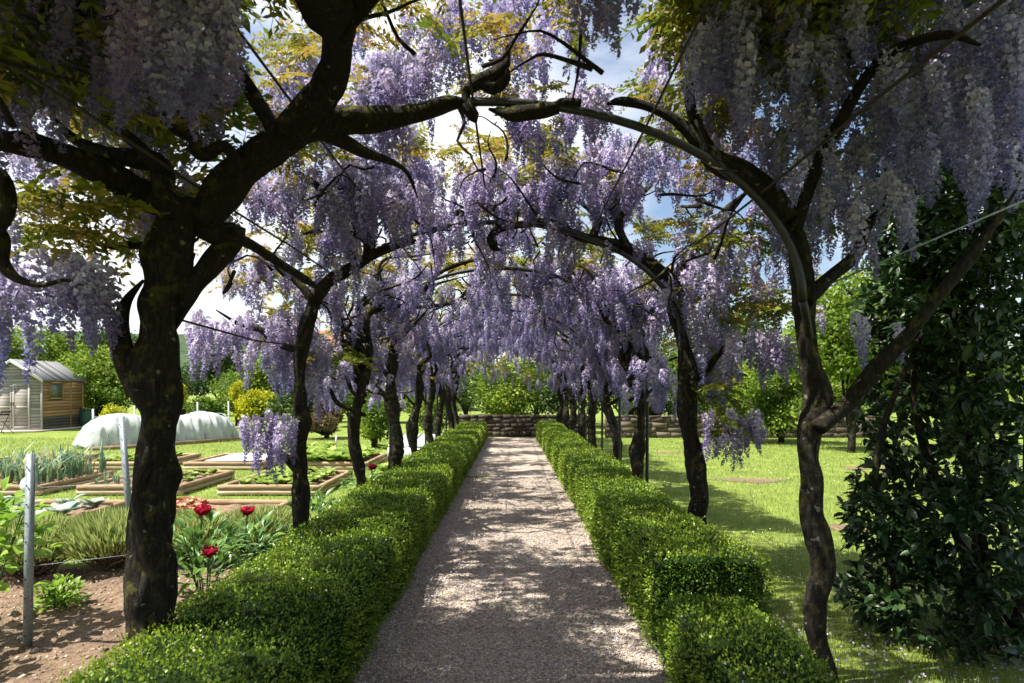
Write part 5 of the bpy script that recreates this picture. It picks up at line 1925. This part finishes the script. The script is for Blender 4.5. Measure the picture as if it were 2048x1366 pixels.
MINT = [leaf_mesh('leaf', M['limeleaf'], 0.055, 0.032, tone=(0.3, 0.6)), leaf_mesh('leaf', M['limeleaf'], 0.045, 0.028, tone=(0.5, 0.9))]
LIME = [leaf_mesh('leaf', M['limeleaf'], 0.10, 0.075, tone=(0.3, 0.7)), leaf_mesh('leaf', M['limeleaf'], 0.085, 0.06, tone=(0.1, 0.5)), leaf_mesh('leaf', M['limeleaf'], 0.09, 0.07, tone=(0.6, 1.0))]
PEO = [leaf_mesh('leaf', M['peonyleaf'], 0.13, 0.038, droop=0.4, tone=(0.3, 0.7)), leaf_mesh('leaf', M['peonyleaf'], 0.11, 0.034, droop=0.3, tone=(0.1, 0.5)), leaf_mesh('leaf', M['peonyleaf'], 0.12, 0.04, droop=0.5, tone=(0.5, 1.0))]
leafy_bush('low_herb', 'small round herb clump alone on the bare soil', 'plant', (-3.3, 4.35), 0.165, 0.24, MINT, 290, 31, 0.35, zf=0.12, stems=12)
leafy_bush('raspberry_bush', 'lime green leafy bush behind the metal post at the left edge', 'bush', (-3.42, 3.85), 0.38, 1.05, LIME, 260, 32, 0.1)
leafy_bush('raspberry_bush', 'lower lime green bush in front of the metal post at the left edge', 'bush', (-3.18, 3.2), 0.26, 0.62, LIME, 120, 33, 0.1)
leafy_bush('peony_bush', 'peony bush with three red flowers between thick trunk and hedge', 'peony', (-2.25, 4.35), 0.38, 0.72, PEO, 295, 34, 0.4, zf=0.3)
leafy_bush('peony_bush', 'darker peony foliage behind the flowering peony near the second trunk', 'peony', (-2.15, 5.0), 0.27, 0.52, PEO, 170, 35, 0.4)
leafy_bush('peony_bush', 'low leafy peony beyond the second trunk, outside the hedge', 'peony', (-2.05, 6.2), 0.3, 0.55, PEO, 170, 36, 0.4)
leafy_bush('peony_bush', 'peony with a single red flower beside the third trunk', 'peony', (-1.98, 8.0), 0.26, 0.62, PEO, 120, 37, 0.4)


def peony_flower(label, c, s, seed, open_=0.5):
    rng = np.random.default_rng(seed)
    root = thing('peony_flower', label, 'flower', tuple(c), group='red peony flowers')
    for k in range(26):
        ring = min(2.6, k // 7 * 0.9)
        a = k * 2.4
        d = np.array([math.cos(a), math.sin(a), 0.0])
        side = np.array([-d[1], d[0], 0])
        V, vv = [], []
        out = s * (0.85 - 0.25 * ring) * (1 if k % 2 else 0.85)
        for i, u in enumerate(np.linspace(0, 1, 5)):
            ang = u * 1.9
            cpos = np.array(c) + d * out * math.sin(ang) * 1.25 + np.array([0, 0, s * (-0.40 + 0.85 * u)])
            w = s * 0.68 * math.sin(PI * (0.15 + 0.75 * u))
            for q in (-1, 0, 1):
                V.append(cpos + side * w * q - d * abs(q) * w * 0.35 + rng.normal(size=3) * s * (0.05 + 0.05 * ring))
                vv.append(0.25 + 0.6 * u * rng.uniform(0.6, 1.1))
        Fq = []
        for i in range(4):
            for q in range(2):
                b = i * 3 + q
                Fq.append([b, b + 1, b + 4, b + 3])
        part('petal', root, (np.array(V), np.array(Fq), M['peony'], np.array(vv), True))
    c = np.array(c)
    part('stalk', root, (*tube([c - [0.02, 0, 0.30], c - [0.01, 0, 0.12], c - [0, 0, s * 0.4]], [0.005, 0.005, 0.006], 6, 0.05), M['peonyleaf'], None, True))


peony_flower('bright red peony flower above the bush, nearest the red lettuce', at(403, 1021, 4.3), 0.062, 1)
peony_flower('dark red peony flower standing right of the bright one', at(493, 1022, 4.5), 0.054, 2)
peony_flower('deep red peony flower low in the bush beside the thick trunk', at(417, 1104, 4.1), 0.055, 3)
peony_flower('small red peony flower beyond the third left trunk', at(743, 934, 7.6), 0.06, 4)


# ------------------------------------------------------------------ metal vine posts with wire
def metal_post(label, b, t, w, dz):
    b, t = np.array(b), np.array(t)
    root = thing('metal_post', label, 'post', tuple(b), group='galvanised vine posts')
    u = (t - b) / np.linalg.norm(t - b)
    x = np.array([1.0, 0, 0]); x -= u * (x @ u); x /= np.linalg.norm(x)
    y = np.cross(u, x)

    def bar(cx, cy, hx, hy):
        V = []
        for e in (b, t):
            for sy in (-1, 1):
                for sx in (-1, 1):
                    V.append(e + x * (cx + sx * hx) + y * (cy + sy * hy))
        return np.array(V), box(0, 1, 0, 1, 0, 1)[1]
    part('web', root, (*bar(0, 0, w / 2, 0.002), M['galv']))
    part('flange', root, (*bar(-w / 2 + 0.002, 0.014, 0.002, 0.012), M['galv']))
    part('flange', root, (*bar(w / 2 - 0.002, 0.014, 0.002, 0.012), M['galv']))
    L = np.linalg.norm(t - b)
    sgn = -1 if y[1] > 0 else 1
    k = 0
    s = 0.08
    while s < L - 0.05:
        c = b + u * (L - s) - x * w * 0.2 + y * sgn * 0.0035
        V, Fl = tube([c, c + y * sgn * 0.002], [0.005, 0.005], 8)
        part('hole', root, (V, Fl, M['hole']))
        s += dz
    return root


metal_post('upright perforated metal post at the left edge with a round tag', [at(50, 1303, 3.66)[0], 3.66, 0.0], at(56, 908, 3.66), 0.040, 0.115)
metal_post('leaning perforated metal post just left of the thick trunk', [at(262, 1110, 5.8)[0], 5.8, 0.0], at(239, 833, 5.8), 0.05, 0.13)
c = at(55, 971, 3.69)
solo('round_tag', 'round pale tag hanging behind the metal post', 'tag', (*tube([c, c + [0, 0.004, 0]], [0.055, 0.055], 20), M['stake']))
for z, lab in ((0.52, 'lower'), (1.0, 'upper')):
    a = np.array([at(50, 1303, 3.66)[0], 3.665, z])
    b = np.array([-2.2, 4.2, z + 0.02])
    solo('training_wire', '%s thin wire running from the metal post past the thick trunk' % lab, 'wire', (*tube([a, (a + b) / 2 - [0, 0, 0.02], b], [0.0012] * 3, 6), M['galv']), group='thin training wires')
# wires from the arches to the sides
a, b = at(1630, 580, 3.15), at(2060, 395, 2.75)
solo('guy_wire', 'pale thin bar running from the corkscrew trunk to the right edge', 'wire', (*tube([a, (a + b) / 2, b], [0.005] * 3, 6), M['galv']), group='guy wires')
a, b = at(360, 640, 3.0), at(600, 692, 4.9)
solo('guy_wire', 'dark thin rod tying the thick trunk to the second left trunk', 'wire', (*tube([a, (a + b) / 2 - [0, 0, 0.03], b], [0.006] * 3, 6), M['wire']), group='guy wires')
a, b = at(1160, 60, 2.6), at(1142, 205, 3.0)
solo('dead_twig', 'thin dark twig hanging down to the nearest arch right of its crown', 'twig', (*tube([a, (a + b) / 2 + [0.01, 0, 0], b], [0.009, 0.007, 0.005], 6, 0.05, 0.2), M['bark'], None, True))

# ------------------------------------------------------------------ cold frame, pale house
cf = at(835, 900, 13.5)
cr_ = thing('cold_frame', 'grey glazed cold frame outside the left hedge beyond the dark pole', 'cold frame', (cf[0], cf[1], 0))
for (x0, x1, y0, y1, z0, z1) in ((-0.7, 0.75, 0, 0.03, 0, 0.30), (-0.7, 0.75, 1.9, 1.93, 0, 0.45), (-0.7, -0.67, 0.03, 1.9, 0, 0.3), (0.72, 0.75, 0.03, 1.9, 0, 0.3)):
    V, Fq = box(cf[0] + x0, cf[0] + x1, cf[1] + y0, cf[1] + y1, z0, z1)
    part('side_panel', cr_, (V, Fq, M['frame']))
V = np.array([[cf[0] - .68, cf[1] + 0.02, 0.32], [cf[0] + .73, cf[1] + 0.02, 0.32], [cf[0] + .73, cf[1] + 1.9, 0.47], [cf[0] - .68, cf[1] + 1.9, 0.47]])
V = np.vstack([V, V + [0, 0, 0.01]])
part('glass_lid', cr_, (V, box(0, 1, 0, 1, 0, 1)[1][[0, 1]] * 0 + np.array([[3, 2, 1, 0], [4, 5, 6, 7]]), M['lidglass']))
for k in range(4):
    x = cf[0] - 0.68 + k * 0.46
    part('lid_bar', cr_, (*tube([[x, cf[1] + 0.02, 0.345], [x, cf[1] + 1.9, 0.495]], [0.014, 0.014], 6), M['frame']))

hx, hy = -12.5, 46.0
ho = thing('pale_house', 'pale plastered house glimpsed behind the left row of trunks', 'house', (hx, hy, 0))
V, Fq = box(hx - 5, hx + 9, hy, hy + 8, 0, 4.6)
part('wall', ho, (V, Fq, M['plaster']))
rv = np.array([[hx - 5.4, hy - 0.5, 4.6], [hx + 9.4, hy - 0.5, 4.6], [hx + 9.4, hy + 4, 6.6], [hx - 5.4, hy + 4, 6.6], [hx - 5.4, hy + 8.5, 4.6], [hx + 9.4, hy + 8.5, 4.6]])
part('roof', ho, (rv, [np.array([[0, 1, 2, 3], [3, 2, 5, 4], [0, 4, 5, 1]]), np.array([[0, 3, 4], [1, 5, 2]])], M['tile']))
for k in range(5):
    x = hx - 3.6 + k * 2.7
    V, Fq = box(x, x + 1.0, hy - 0.05, hy + 0.05, 1.2, 2.6)
    w = part('window', ho, (V, Fq, M['shedtrim']))
    V, Fq = box(x + 0.08, x + 0.46, hy - 0.07, hy - 0.052, 1.3, 2.5)
    part('pane', w, (V, Fq, M['glass']))
    V, Fq = box(x + 0.54, x + 0.92, hy - 0.07, hy - 0.052, 1.3, 2.5)
    part('pane', w, (V, Fq, M['glass']))

tot = sum(len(me.polygons) for me in bpy.data.meshes)
print('unique polys', tot, 'objects', len(bpy.data.objects))
